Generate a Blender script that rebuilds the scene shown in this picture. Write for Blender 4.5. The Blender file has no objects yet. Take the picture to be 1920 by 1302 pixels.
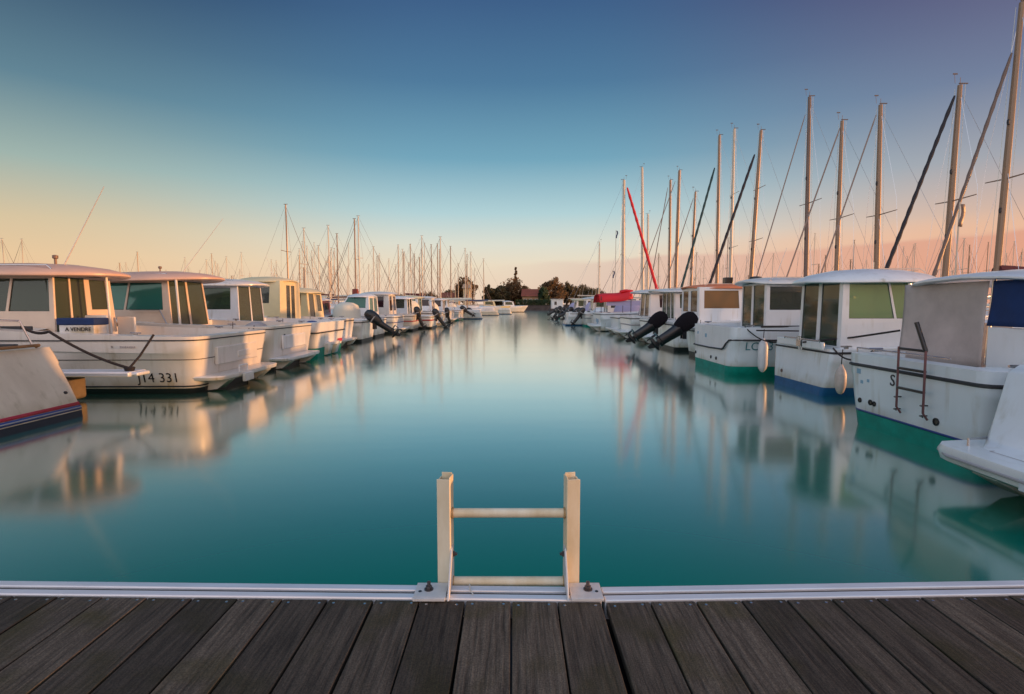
import bpy, math, random
from mathutils import Vector, Matrix
random.seed(7)
R = math.radians
sc = bpy.context.scene

# ------------------------------------------------------------------ camera
CAMZ = 1.55
F = 1000.0                      # focal length in photo pixels (photo 1920 x 1302)
PITCH = math.atan(80 / F)
cam_d = bpy.data.cameras.new("camera")
cam_d.sensor_width = 36
cam_d.lens = 36 * F / 1920
cam_d.clip_end = 20000
cam_d.clip_start = 0.05
cam = bpy.data.objects.new("camera", cam_d)
sc.collection.objects.link(cam)
cam.location = (0, 0, CAMZ)
cam.rotation_euler = (math.pi / 2 - PITCH, 0, 0)
sc.camera = cam

def ray(px, py):
    u, v = (px - 960) / F, (651 - py) / F
    c, s = math.cos(PITCH), math.sin(PITCH)
    return Vector((u, c + v * s, -s + v * c))
def G(px, py, z=0.0):
    d = ray(px, py); t = (z - CAMZ) / d.z
    return Vector((d.x * t, d.y * t, z))
def D(px, py, y):
    d = ray(px, py); t = y / d.y
    return Vector((d.x * t, y, CAMZ + d.z * t))

# ------------------------------------------------------------------ world and sun
SUN_EL, SUN_AZ = 3.6, 92.0     # azimuth clockwise from +Y (low on the right)
w = bpy.data.worlds.new("World"); sc.world = w; w.use_nodes = True
nt = w.node_tree; nt.nodes.clear()
N = nt.nodes.new; Lk = nt.links.new
def srgb(r, g, b):
    f = lambda c: ((c / 255 + 0.055) / 1.055) ** 2.4 if c > 10 else c / 255 / 12.92
    return (f(r), f(g), f(b), 1)
out = N("ShaderNodeOutputWorld"); bg = N("ShaderNodeBackground"); Lk(bg.outputs[0], out.inputs[0])
tc = N("ShaderNodeTexCoord"); sep = N("ShaderNodeSeparateXYZ"); Lk(tc.outputs["Generated"], sep.inputs[0])
def wm(op, a, b=None, c=None, clamp=False):
    n = N("ShaderNodeMath"); n.operation = op; n.use_clamp = clamp
    for i, x in enumerate((a, b, c)):
        if x is None: continue
        if isinstance(x, (int, float)): n.inputs[i].default_value = x
        else: Lk(x, n.inputs[i])
    return n.outputs[0]
def smooth(x, a, b):
    n = N("ShaderNodeMapRange"); n.interpolation_type = 'SMOOTHSTEP'
    Lk(x, n.inputs[0]); n.inputs[1].default_value = a; n.inputs[2].default_value = b
    return n.outputs[0]
def ramp(fac, stops):
    n = N("ShaderNodeValToRGB"); Lk(fac, n.inputs[0]); cr = n.color_ramp
    cr.interpolation = 'EASE' if len(stops) < 3 else 'LINEAR'
    while len(cr.elements) < len(stops): cr.elements.new(0.5)
    for e, (p, c) in zip(cr.elements, stops): e.position = p; e.color = srgb(*c)
    return n.outputs[0]
def mixc(f, a, b, mode='MIX'):
    n = N("ShaderNodeMix"); n.data_type = 'RGBA'; n.blend_type = mode
    if isinstance(f, (int, float)): n.inputs[0].default_value = f
    else: Lk(f, n.inputs[0])
    for k, x in ((6, a), (7, b)):
        if isinstance(x, tuple): n.inputs[k].default_value = x
        else: Lk(x, n.inputs[k])
    return n.outputs[2]
zz = wm('MAXIMUM', sep.outputs[2], 0.0)
hyp = wm('SQRT', wm('SUBTRACT', 1.0, wm('MULTIPLY', sep.outputs[2], sep.outputs[2])))
az = wm('DIVIDE', sep.outputs[0], wm('MAXIMUM', hyp, 0.001))
centre = ramp(zz, [(0, (232, 202, 180)), (.03, (236, 210, 184)), (.07, (236, 220, 194)), (.11, (221, 222, 208)), (.165, (178, 209, 214)),
                   (.255, (116, 166, 188)), (.37, (80, 123, 157)), (.48, (62, 95, 136)), (.62, (66, 104, 146)), (.8, (110, 140, 175)), (1, (130, 158, 190))])
left = ramp(zz, [(0, (238, 192, 152)), (.07, (233, 200, 158)), (.12, (216, 196, 160)), (.2, (160, 180, 172)), (.3, (98, 132, 148)), (.45, (46, 70, 102)), (.7, (66, 96, 136)), (1, (130, 158, 190))])
right = ramp(zz, [(0, (236, 170, 138)), (.07, (234, 177, 148)), (.12, (220, 182, 160)), (.2, (164, 164, 172)), (.3, (116, 126, 154)), (.45, (86, 76, 114)), (.7, (80, 98, 138)), (1, (130, 158, 190))])
col = mixc(smooth(az, -.12, -.74), centre, left)
col = mixc(smooth(az, .10, .78), col, right)
# low flat bank of cloud on the right, its upper edge lit
cn = N("ShaderNodeTexNoise"); cn.inputs["Scale"].default_value = 5; cn.inputs["Detail"].default_value = 5
mp = N("ShaderNodeMapping"); mp.inputs["Scale"].default_value = (1, 1, 5); Lk(tc.outputs["Generated"], mp.inputs[0]); Lk(mp.outputs[0], cn.inputs[0])
edge = wm('ADD', wm('MULTIPLY', az, .04), wm('ADD', .074, wm('MULTIPLY', wm('SUBTRACT', cn.outputs[0], .5), .03)))
dlt = wm('SUBTRACT', edge, zz)
present = wm('MULTIPLY', smooth(az, -.12, .25), smooth(sep.outputs[1], .1, .5))
inside = wm('MULTIPLY', smooth(dlt, -.004, .007), present)
band_col = ramp(wm('MULTIPLY', wm('ADD', az, .1), 1.1), [(0, (218, 198, 186)), (.3, (220, 190, 176)), (.65, (224, 166, 142)), (1, (222, 150, 122))])
col = mixc(wm('MULTIPLY', inside, .72), col, band_col)
rim = wm('MULTIPLY', wm('MULTIPLY', smooth(dlt, -.035, -.002), wm('SUBTRACT', 1.0, smooth(dlt, -.004, .006))), wm('MULTIPLY', present, smooth(az, .15, .6)))
col = mixc(wm('MULTIPLY', rim, .45), col, srgb(244, 190, 152))
# unseen sky behind the camera, brightened to light the shaded hulls
sky = N("ShaderNodeTexSky"); sky.sky_type = 'NISHITA'; sky.sun_disc = False
sky.sun_elevation = R(SUN_EL); sky.sun_rotation = R(SUN_AZ); sky.air_density = 1.6; sky.dust_density = 2.5
sk = N("ShaderNodeVectorMath"); sk.operation = 'SCALE'; Lk(sky.outputs[0], sk.inputs[0]); sk.inputs[3].default_value = .12
back = smooth(sep.outputs[1], .12, -.35)
bc = N("ShaderNodeVectorMath"); bc.operation = 'SCALE'; bc.inputs[3].default_value = 1.72
bwarm = ramp(zz, [(0, (255, 206, 172)), (.25, (252, 214, 192)), (.6, (196, 196, 212)), (1, (130, 158, 190))])
bcool = ramp(zz, [(0, (252, 236, 236)), (.25, (240, 240, 250)), (.6, (190, 206, 232)), (1, (130, 158, 190))])
Lk(mixc(smooth(az, -.5, .3), bcool, bwarm), bc.inputs[0])
backc = mixc(.25, bc.outputs[0], sk.outputs[0])
col = mixc(back, col, backc)
Lk(col, bg.inputs[0]); bg.inputs[1].default_value = 1.0

sun_d = bpy.data.lights.new("sun", 'SUN'); sun_d.energy = 4.0; sun_d.angle = R(1.0); sun_d.color = (1.0, .46, .16)
sun = bpy.data.objects.new("sun", sun_d); sc.collection.objects.link(sun)
sv = Vector((math.sin(R(SUN_AZ)) * math.cos(R(SUN_EL)), math.cos(R(SUN_AZ)) * math.cos(R(SUN_EL)), math.sin(R(SUN_EL))))
sun.rotation_euler = (-sv).to_track_quat('-Z', 'Y').to_euler(); sun.location = sv * 60
sc.view_settings.view_transform = 'Standard'; sc.view_settings.look = 'None'
sc.view_settings.exposure = 0; sc.view_settings.gamma = 1
sc.cycles.max_bounces = 8; sc.cycles.transparent_max_bounces = 16; sc.cycles.caustics_reflective = False
sc.cycles.use_denoising = True

# ------------------------------------------------------------------ materials
MATS = {}
STAINED = {"gelcoat_white", "gelcoat_warm", "gelcoat_cool", "gelcoat_cream"}
def mat(name, color, rough=.5, metal=0, noise=0, nscale=6, bump=0, coat=0, spec=None, nstretch=(1, 1, 1), dark=None):
    if name in MATS: return MATS[name]
    m = bpy.data.materials.new(name); m.use_nodes = True
    t = m.node_tree; b = t.nodes["Principled BSDF"]
    c = tuple(color) + (1,) if len(color) == 3 else color
    b.inputs["Base Color"].default_value = c; b.inputs["Roughness"].default_value = rough; b.inputs["Metallic"].default_value = metal
    if coat: b.inputs["Coat Weight"].default_value = coat; b.inputs["Coat Roughness"].default_value = .12
    if spec is not None: b.inputs["Specular IOR Level"].default_value = spec
    if noise or bump:
        tcx = t.nodes.new("ShaderNodeTexCoord"); mpx = t.nodes.new("ShaderNodeMapping"); mpx.inputs["Scale"].default_value = nstretch
        nz = t.nodes.new("ShaderNodeTexNoise"); nz.inputs["Scale"].default_value = nscale; nz.inputs["Detail"].default_value = 6; nz.inputs["Roughness"].default_value = .6
        t.links.new(tcx.outputs["Object"], mpx.inputs[0]); t.links.new(mpx.outputs[0], nz.inputs[0])
        if noise:
            rp = t.nodes.new("ShaderNodeValToRGB"); rp.color_ramp.elements[0].position = .32; rp.color_ramp.elements[1].position = .68
            dk = tuple(dark) + (1,) if dark else tuple(x * (1 - noise) for x in c[:3]) + (1,)
            rp.color_ramp.elements[0].color = dk; rp.color_ramp.elements[1].color = c
            t.links.new(nz.outputs[0], rp.inputs[0]); t.links.new(rp.outputs[0], b.inputs["Base Color"])
            if name in STAINED:      # scum line just over the water and runs of dirt down the topsides
                def mr(src, a0, a1, o0=0, o1=1):
                    q = t.nodes.new("ShaderNodeMapRange"); q.inputs[1].default_value = a0; q.inputs[2].default_value = a1; q.inputs[3].default_value = o0; q.inputs[4].default_value = o1; t.links.new(src, q.inputs[0]); return q.outputs[0]
                def mul(a_, b__, op='MULTIPLY'):
                    q = t.nodes.new("ShaderNodeMath"); q.operation = op; q.use_clamp = True; t.links.new(a_, q.inputs[0]); t.links.new(b__, q.inputs[1]); return q.outputs[0]
                sx = t.nodes.new("ShaderNodeSeparateXYZ"); t.links.new(tcx.outputs["Object"], sx.inputs[0])
                m2 = t.nodes.new("ShaderNodeMapping"); m2.inputs["Scale"].default_value = (9, 9, .5); t.links.new(tcx.outputs["Object"], m2.inputs[0])
                n2 = t.nodes.new("ShaderNodeTexNoise"); n2.inputs["Scale"].default_value = 1.3; n2.inputs["Detail"].default_value = 5; t.links.new(m2.outputs[0], n2.inputs[0])
                n3 = t.nodes.new("ShaderNodeTexNoise"); n3.inputs["Scale"].default_value = 2.6; n3.inputs["Detail"].default_value = 4; t.links.new(tcx.outputs["Object"], n3.inputs[0])
                runs = mul(mr(n2.outputs[0], .52, .74, 0, .55), mr(n3.outputs[0], .45, .65))
                scum = mul(mr(sx.outputs[2], .34, .10), mr(n3.outputs[0], .35, .62, .15, .85))
                f_ = mul(runs, scum, 'ADD')
                mx_ = t.nodes.new("ShaderNodeMix"); mx_.data_type = 'RGBA'; t.links.new(f_, mx_.inputs[0]); t.links.new(rp.outputs[0], mx_.inputs[6]); mx_.inputs[7].default_value = (.40, .33, .20, 1)
                t.links.new(mx_.outputs[2], b.inputs["Base Color"]); t.links.new(mr(f_, 0, 1, rough, .6), b.inputs["Roughness"])
        if bump:
            bp = t.nodes.new("ShaderNodeBump"); bp.inputs["Strength"].default_value = bump; bp.inputs["Distance"].default_value = .02
            t.links.new(nz.outputs[0], bp.inputs["Height"]); t.links.new(bp.outputs[0], b.inputs["Normal"])
    MATS[name] = m
    return m
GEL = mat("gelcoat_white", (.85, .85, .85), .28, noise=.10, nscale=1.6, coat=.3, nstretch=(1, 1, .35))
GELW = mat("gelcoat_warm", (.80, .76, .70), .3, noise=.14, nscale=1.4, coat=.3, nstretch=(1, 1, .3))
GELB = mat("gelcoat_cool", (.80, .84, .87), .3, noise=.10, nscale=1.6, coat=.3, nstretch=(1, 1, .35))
ROOF_LIT = mat("salmon_lit_roof", (.72, .47, .35), .4, noise=.12, nscale=3); FRAME_LIT = mat("orange_lit_cabin", (.80, .62, .47), .35, noise=.12, nscale=3, coat=.2); YEL_LIT = mat("yellow_lit_cabin", (.84, .70, .40), .35, noise=.1, nscale=3, coat=.2)  # warm sunset light on these cabins and roofs is put into their colour
CREAM = mat("gelcoat_cream", (.78, .68, .52), .35, noise=.22, nscale=2.2, coat=.2, nstretch=(1, 1, .12), dark=(.62, .52, .38))
PLUM = mat("gelcoat_plum", (.16, .07, .11), .35, coat=.3)
NAVY = mat("gelcoat_navy", (.03, .05, .12), .3, coat=.3)
GREEN = mat("antifouling_green", (.0, .30, .22), .55, noise=.35, nscale=5)
BLUEP = mat("antifouling_blue", (.01, .11, .27), .5, noise=.3, nscale=5)
BLACKP = mat("antifouling_black", (.018, .017, .016), .5, noise=.3, nscale=5)
REDP = mat("antifouling_red", (.22, .02, .03), .5, noise=.3, nscale=5)
RED = mat("stripe_red", (.50, .015, .04), .4); BLU = mat("stripe_blue", (.03, .06, .24), .4)
GREYT = mat("stripe_grey", (.42, .40, .40), .4)
RUB = mat("rubber_dark", (.03, .028, .03), .55)
ALU = mat("aluminium", (.80, .82, .86), .4, metal=.25, noise=.16, nscale=22, nstretch=(.15, 1, 1))
STEEL = mat("stainless_steel", (.62, .60, .60), .22, metal=1)
ROPE = mat("dark_rope", (.025, .02, .02), .9, bump=.5, nscale=90)
BLACK = mat("black_plastic", (.008, .007, .009), .32, coat=.2)
COVER = mat("black_canvas", (.008, .006, .009), .85, bump=.8, nscale=11, spec=.2)
BEIGE = mat("beige_canvas", (.60, .49, .44), .85, noise=.22, nscale=3, bump=.8)
TARP = mat("blue_canvas", (.005, .032, .14), .75, noise=.3, nscale=4, bump=.4)
REDC = mat("red_canvas", (.75, .02, .03), .7, bump=.3, nscale=5)
MAROON = mat("maroon_canvas", (.10, .015, .02), .8, bump=.4, nscale=8)
LILAC = mat("lilac_canvas", (.42, .38, .55), .8, bump=.3, nscale=6)
PALEC = mat("pale_canvas", (.72, .70, .58), .8, bump=.3, nscale=6)
CURT = mat("curtain_cloth", (.17, .20, .17), .9, noise=.2, nscale=6)
DARKIN = mat("cabin_interior", (.10, .075, .06), .7, noise=.3, nscale=3)
FEND = mat("fender_white", (.72, .70, .70), .4); FENDO = mat("fender_peach", (.72, .58, .50), .45, noise=.25, nscale=8)
MASTM = mat("mast_anodised", (.30, .19, .12), .45, metal=.2)
MASTP = mat("mast_pale", (.62, .52, .40), .5, metal=.1)
MASTD = mat("mast_weathered", (.20, .13, .10), .5, metal=.1)
MARK = mat("black_lettering", (.02, .02, .022), .5); MARKT = mat("teal_lettering", (.05, .30, .34), .5)
MARKG = mat("faded_lettering", (.42, .38, .38), .6); MARKB = mat("pale_blue_decal", (.25, .42, .55), .5)
WOODW = mat("warm_wood", (.42, .20, .07), .5, noise=.4, nscale=4, nstretch=(1, 1, .2))
ORANGE = mat("orange_canvas", (.72, .22, .09), .7, bump=.3, nscale=5)
RUST = mat("rust_red_paint", (.28, .05, .035), .6, noise=.3)
YEL = mat("yellow_lit_paint", (.80, .70, .42), .4, noise=.1, nscale=2)  # on the pilothouse roofs this yellow stands in for low sunlight
def glass(name, tint, gl=.5):
    m = bpy.data.materials.new(name); m.use_nodes = True; t = m.node_tree; t.nodes.clear()
    o = t.nodes.new("ShaderNodeOutputMaterial"); tr = t.nodes.new("ShaderNodeBsdfTransparent"); g = t.nodes.new("ShaderNodeBsdfGlossy")
    df = t.nodes.new("ShaderNodeBsdfDiffuse"); df.inputs[0].default_value = tuple(x * .8 for x in tint) + (1,)
    tr.inputs[0].default_value = tint + (1,); g.inputs["Roughness"].default_value = .06; g.inputs[0].default_value = (.9, .95, .9, 1)
    lw = t.nodes.new("ShaderNodeFresnel"); lw.inputs[0].default_value = 1.55
    a = t.nodes.new("ShaderNodeMixShader"); a.inputs[0].default_value = gl
    t.links.new(tr.outputs[0], a.inputs[1]); t.links.new(df.outputs[0], a.inputs[2])
    mx = t.nodes.new("ShaderNodeMixShader"); t.links.new(lw.outputs[0], mx.inputs[0]); t.links.new(a.outputs[0], mx.inputs[1]); t.links.new(g.outputs[0], mx.inputs[2])
    t.links.new(mx.outputs[0], o.inputs[0]); MATS[name] = m
    return m
GLG = glass("glass_green", (.30, .42, .28), .16); GLT = glass("glass_teal", (.12, .50, .42), .34)
GLD = glass("glass_dark", (.10, .04, .05), .5); GLC = glass("glass_grey", (.38, .40, .34), .2); GLB = glass("glass_bright_green", (.42, .66, .34), .42); GLO = glass("glass_sunset_reflection", (.55, .30, .12), .35)  # amber tint puts the sunset's reflection into the pane colour

def water_mat():
    """long-exposure harbour water: teal body under a softened mirror that strengthens towards grazing angles"""
    m = bpy.data.materials.new("harbour_water"); m.use_nodes = True; t = m.node_tree; t.nodes.clear(); n = t.nodes.new; l = t.links.new
    o = n("ShaderNodeOutputMaterial"); df = n("ShaderNodeBsdfDiffuse"); gl = n("ShaderNodeBsdfGlossy"); mx = n("ShaderNodeMixShader")
    df.inputs[0].default_value = (.0, .225, .150, 1); gl.inputs[0].default_value = (.96, .98, .97, 1)
    tcx = n("ShaderNodeTexCoord"); mpx = n("ShaderNodeMapping"); mpx.inputs["Scale"].default_value = (.25, .9, 1)
    nz = n("ShaderNodeTexNoise"); nz.inputs["Scale"].default_value = 1.0; nz.inputs["Detail"].default_value = 3
    l(tcx.outputs["Object"], mpx.inputs[0]); l(mpx.outputs[0], nz.inputs[0])
    bp = n("ShaderNodeBump"); bp.inputs["Strength"].default_value = .05; bp.inputs["Distance"].default_value = .05
    l(nz.outputs[0], bp.inputs["Height"]); l(bp.outputs[0], gl.inputs["Normal"])
    rp = n("ShaderNodeMapRange"); rp.inputs[3].default_value = .10; rp.inputs[4].default_value = .14
    l(nz.outputs[0], rp.inputs[0]); l(rp.outputs[0], gl.inputs["Roughness"])
    lw = n("ShaderNodeLayerWeight"); lw.inputs[0].default_value = .5
    pw = n("ShaderNodeMapRange"); pw.interpolation_type = 'SMOOTHSTEP'; l(lw.outputs["Facing"], pw.inputs[0])
    pw.inputs[1].default_value = .46; pw.inputs[2].default_value = .93; pw.inputs[3].default_value = .05; pw.inputs[4].default_value = .97
    l(pw.outputs[0], mx.inputs[0]); l(df.outputs[0], mx.inputs[1]); l(gl.outputs[0], mx.inputs[2]); l(mx.outputs[0], o.inputs[0])
    return m
WATER = water_mat()

def deck_mat():
    m = bpy.data.materials.new("weathered_deck_boards"); m.use_nodes = True; t = m.node_tree; b = t.nodes["Principled BSDF"]; n = t.nodes.new; l = t.links.new
    geo = n("ShaderNodeNewGeometry"); tcx = n("ShaderNodeTexCoord")
    off = n("ShaderNodeVectorMath"); off.operation = 'ADD'; sc3 = n("ShaderNodeVectorMath"); sc3.operation = 'SCALE'
    cmb = n("ShaderNodeCombineXYZ"); l(geo.outputs["Random Per Island"], cmb.inputs[1]); l(geo.outputs["Random Per Island"], cmb.inputs[2])
    l(cmb.outputs[0], sc3.inputs[0]); sc3.inputs[3].default_value = 37
    l(tcx.outputs["Object"], off.inputs[0]); l(sc3.outputs[0], off.inputs[1])
    mg = n("ShaderNodeMapping"); mg.inputs["Scale"].default_value = (90, 5, 20); l(off.outputs[0], mg.inputs[0])
    gr = n("ShaderNodeTexNoise"); gr.inputs["Scale"].default_value = 1; gr.inputs["Detail"].default_value = 8; gr.inputs["Roughness"].default_value = .65; l(mg.outputs[0], gr.inputs[0])
    bl = n("ShaderNodeTexNoise"); bl.inputs["Scale"].default_value = 5; bl.inputs["Detail"].default_value = 5; l(off.outputs[0], bl.inputs[0])
    r1 = n("ShaderNodeValToRGB"); l(gr.outputs[0], r1.inputs[0])
    r1.color_ramp.elements[0].position = .3; r1.color_ramp.elements[0].color = (.018, .014, .0105, 1); r1.color_ramp.elements[1].position = .72; r1.color_ramp.elements[1].color = (.112, .092, .070, 1)
    moss = n("ShaderNodeValToRGB"); l(bl.outputs[0], moss.inputs[0]); moss.color_ramp.elements[0].position = .5; moss.color_ramp.elements[1].position = .68
    mx = n("ShaderNodeMix"); mx.data_type = 'RGBA'; mf = n("ShaderNodeMath"); mf.operation = 'MULTIPLY'; mf.inputs[1].default_value = .8; l(moss.outputs[0], mf.inputs[0])
    l(mf.outputs[0], mx.inputs[0]); l(r1.outputs[0], mx.inputs[6]); mx.inputs[7].default_value = (.040, .034, .012, 1)
    pv = n("ShaderNodeMapRange"); pv.inputs[3].default_value = .55; pv.inputs[4].default_value = 1.4; l(geo.outputs["Random Per Island"], pv.inputs[0])
    sm = n("ShaderNodeVectorMath"); sm.operation = 'SCALE'; l(mx.outputs[2], sm.inputs[0]); l(pv.outputs[0], sm.inputs[3])
    spk = n("ShaderNodeTexNoise"); spk.inputs["Scale"].default_value = 240; spk.inputs["Detail"].default_value = 4; l(off.outputs[0], spk.inputs[0])
    sr = n("ShaderNodeMapRange"); sr.inputs[1].default_value = .3; sr.inputs[2].default_value = .7; sr.inputs[3].default_value = .6; sr.inputs[4].default_value = 1.45; l(spk.outputs[0], sr.inputs[0])
    s2 = n("ShaderNodeVectorMath"); s2.operation = 'SCALE'; l(sm.outputs[0], s2.inputs[0]); l(sr.outputs[0], s2.inputs[3])
    l(s2.outputs[0], b.inputs["Base Color"]); b.inputs["Roughness"].default_value = .72; b.inputs["Specular IOR Level"].default_value = .3
    vo = n("ShaderNodeTexVoronoi"); vo.inputs["Scale"].default_value = 9; vo.inputs["Randomness"].default_value = 1; l(tcx.outputs["Object"], vo.inputs["Vector"])
    vs = n("ShaderNodeMapRange"); vs.inputs[1].default_value = .045; vs.inputs[2].default_value = .03; l(vo.outputs["Distance"], vs.inputs[0])
    sv_ = n("ShaderNodeSeparateColor"); l(vo.outputs["Color"], sv_.inputs[0]); vt = n("ShaderNodeMath"); vt.operation = 'GREATER_THAN'; vt.inputs[1].default_value = .82; l(sv_.outputs[0], vt.inputs[0])
    vm = n("ShaderNodeMath"); vm.operation = 'MULTIPLY'; l(vs.outputs[0], vm.inputs[0]); l(vt.outputs[0], vm.inputs[1]); v2 = n("ShaderNodeMath"); v2.operation = 'MULTIPLY'; v2.inputs[1].default_value = .4; l(vm.outputs[0], v2.inputs[0])
    dm = n("ShaderNodeMix"); dm.data_type = 'RGBA'; l(v2.outputs[0], dm.inputs[0]); l(s2.outputs[0], dm.inputs[6]); dm.inputs[7].default_value = (.25, .24, .22, 1); l(dm.outputs[2], b.inputs["Base Color"])
    bp = n("ShaderNodeBump"); bp.inputs["Strength"].default_value = .55; bp.inputs["Distance"].default_value = .004; l(gr.outputs[0], bp.inputs["Height"]); l(bp.outputs[0], b.inputs["Normal"])
    return m
DECKW = deck_mat()

# ------------------------------------------------------------------ mesh helpers
COL = sc.collection
class MB:
    def __init__(s): s.v = []; s.f = []
    def add(s, vs, fs):
        o = len(s.v); s.v += [tuple(x) for x in vs]; s.f += [tuple(i + o for i in f) for f in fs]; return s
    def box(s, c, d, rz=0, M=None):
        hx, hy, hz = d[0] / 2, d[1] / 2, d[2] / 2
        vs = [Vector((x, y, z)) for z in (-hz, hz) for y in (-hy, hy) for x in (-hx, hx)]
        m = M or Matrix.Rotation(rz, 4, 'Z')
        vs = [m @ v + Vector(c) for v in vs]
        return s.add(vs, [(0, 2, 3, 1), (4, 5, 7, 6), (0, 1, 5, 4), (2, 6, 7, 3), (0, 4, 6, 2), (1, 3, 7, 5)])
    def quad_slab(s, P, th):            # 4 corners, extruded opposite to the face normal
        P = [Vector(p) for p in P]; n = (P[1] - P[0]).cross(P[3] - P[0]).normalized() * th
        Q = [p - n for p in P]
        return s.add(P + Q, [(0, 1, 2, 3), (7, 6, 5, 4), (0, 4, 5, 1), (1, 5, 6, 2), (2, 6, 7, 3), (3, 7, 4, 0)])
    def tube(s, path, r, n=8, cap=True):
        path = [Vector(p) for p in path]; rr = r if isinstance(r, (list, tuple)) else [r] * len(path)
        rings = []; prev = None
        for i, p in enumerate(path):
            d = (path[min(i + 1, len(path) - 1)] - path[max(i - 1, 0)]).normalized()
            a = Vector((0, 0, 1)) if abs(d.z) < .9 else Vector((1, 0, 0))
            if prev is not None: a = prev
            u = (a - d * a.dot(d)).normalized(); prev = u; vv = d.cross(u)
            rings.append([p + (u * math.cos(t) + vv * math.sin(t)) * rr[i] for t in (2 * math.pi * k / n for k in range(n))])
        return s.loft(rings, closed=True, cap=cap)
    def loft(s, rings, closed=True, cap=False):
        n = len(rings[0]); vs = [p for r_ in rings for p in r_]; fs = []
        for i in range(len(rings) - 1):
            for k in range(n if closed else n - 1):
                a, b = i * n + k, i * n + (k + 1) % n
                fs.append((a, b, b + n, a + n))
        if cap: fs.append(tuple(reversed(range(n)))); fs.append(tuple((len(rings) - 1) * n + k for k in range(n)))
        return s.add(vs, fs)
    def lathe(s, prof, c=(0, 0, 0), n=16, M=None):
        m = M or Matrix.Identity(4)
        return s.loft([[m @ Vector((r_ * math.cos(2 * math.pi * k / n), r_ * math.sin(2 * math.pi * k / n), z)) + Vector(c) for k in range(n)] for r_, z in prof], cap=True)
    def build(s, name, m, parent=None, smooth=35, bevel=0, solid=0, label=None):
        me = bpy.data.meshes.new(name); me.from_pydata(s.v, [], s.f); me.validate(); me.update()
        if m: me.materials.append(m)
        if smooth:
            me.polygons.foreach_set("use_smooth", [True] * len(me.polygons))
            me.set_sharp_from_angle(angle=R(smooth))
        o = bpy.data.objects.new(name, me); COL.objects.link(o)
        if bevel:
            b = o.modifiers.new("bevel", 'BEVEL'); b.width = bevel; b.segments = 2; b.limit_method = 'ANGLE'
        if solid:
            b = o.modifiers.new("solid", 'SOLIDIFY'); b.thickness = solid; b.offset = 0
        if parent: o.parent = parent
        if label: o["label"] = label
        return o
def empty(name, loc, rz=0):
    o = bpy.data.objects.new(name, None); COL.objects.link(o); o.location = loc; o.rotation_euler = (0, 0, rz); o.empty_display_size = .3
    return o
def tag(o, label=None, cat=None, group=None, kind=None):
    if label: o["label"] = label
    if cat: o["category"] = cat
    if group: o["group"] = group
    if kind: o["kind"] = kind
    return o
def copy_tree(o, parent=None):
    c = o.copy(); COL.objects.link(c); c.parent = parent
    for ch in list(o.children): copy_tree(ch, c)
    return c
def text_mesh(body, size, extr=.003):
    cu = bpy.data.curves.new("lettering", 'FONT'); cu.body = body; cu.size = size; cu.extrude = extr; cu.align_x = 'CENTER'; cu.align_y = 'CENTER'; cu.resolution_u = 3
    o = bpy.data.objects.new("lettering", cu); COL.objects.link(o)
    dg = bpy.context.evaluated_depsgraph_get(); me = bpy.data.meshes.new_from_object(o.evaluated_get(dg))
    COL.objects.unlink(o); bpy.data.objects.remove(o)
    return me
def superell(a, b, n=28, e=3.2, x0=0, y0=0):
    pts = []
    for k in range(n):
        t = 2 * math.pi * k / n; c, s_ = math.cos(t), math.sin(t)
        pts.append((x0 + a * math.copysign(abs(c) ** (2 / e), c), y0 + b * math.copysign(abs(s_) ** (2 / e), s_)))
    return pts

# ------------------------------------------------------------------ setting: water, far ground, quay
def sheet(name, x0, x1, y0, y1, z, m, nx=1, ny=1):
    b = MB(); b.add([(x0 + (x1 - x0) * i / nx, y0 + (y1 - y0) * j / ny, z) for j in range(ny + 1) for i in range(nx + 1)],
                    [(j * (nx + 1) + i, j * (nx + 1) + i + 1, (j + 1) * (nx + 1) + i + 1, (j + 1) * (nx + 1) + i) for j in range(ny) for i in range(nx)])
    o = b.build(name, m, smooth=0); tag(o, kind="structure"); return o
sheet("water", -3000, 3000, -400, 6000, 0, WATER)
LANDM = mat("dry_grass_land", (.085, .075, .04), .95, noise=.5, nscale=.08)
b = MB(); QY = 142.0
b.add([(-260, QY, .9), (400, QY, .9), (900, 5800, .9), (-900, 5800, .9), (-260, QY, -2), (400, QY, -2), (900, 5800, -2), (-900, 5800, -2)],
      [(0, 1, 2, 3), (4, 7, 6, 5), (0, 4, 5, 1), (1, 5, 6, 2), (2, 6, 7, 3), (3, 7, 4, 0)])
o = b.build("ground", LANDM, smooth=0); tag(o, kind="structure")
STONE = mat("quay_stone", (.115, .088, .085), .9, noise=.5, nscale=.9, bump=.4)
b = MB(); b.box((10, QY - .35, .2), (460, .7, 2.1)); b.box((10, QY - .35, 1.29), (460, .9, .08))
o = b.build("quay_wall", STONE, bevel=.03); tag(o, "long low brownish grey stone quay closing off the far end of the basin", "quay wall")

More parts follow.
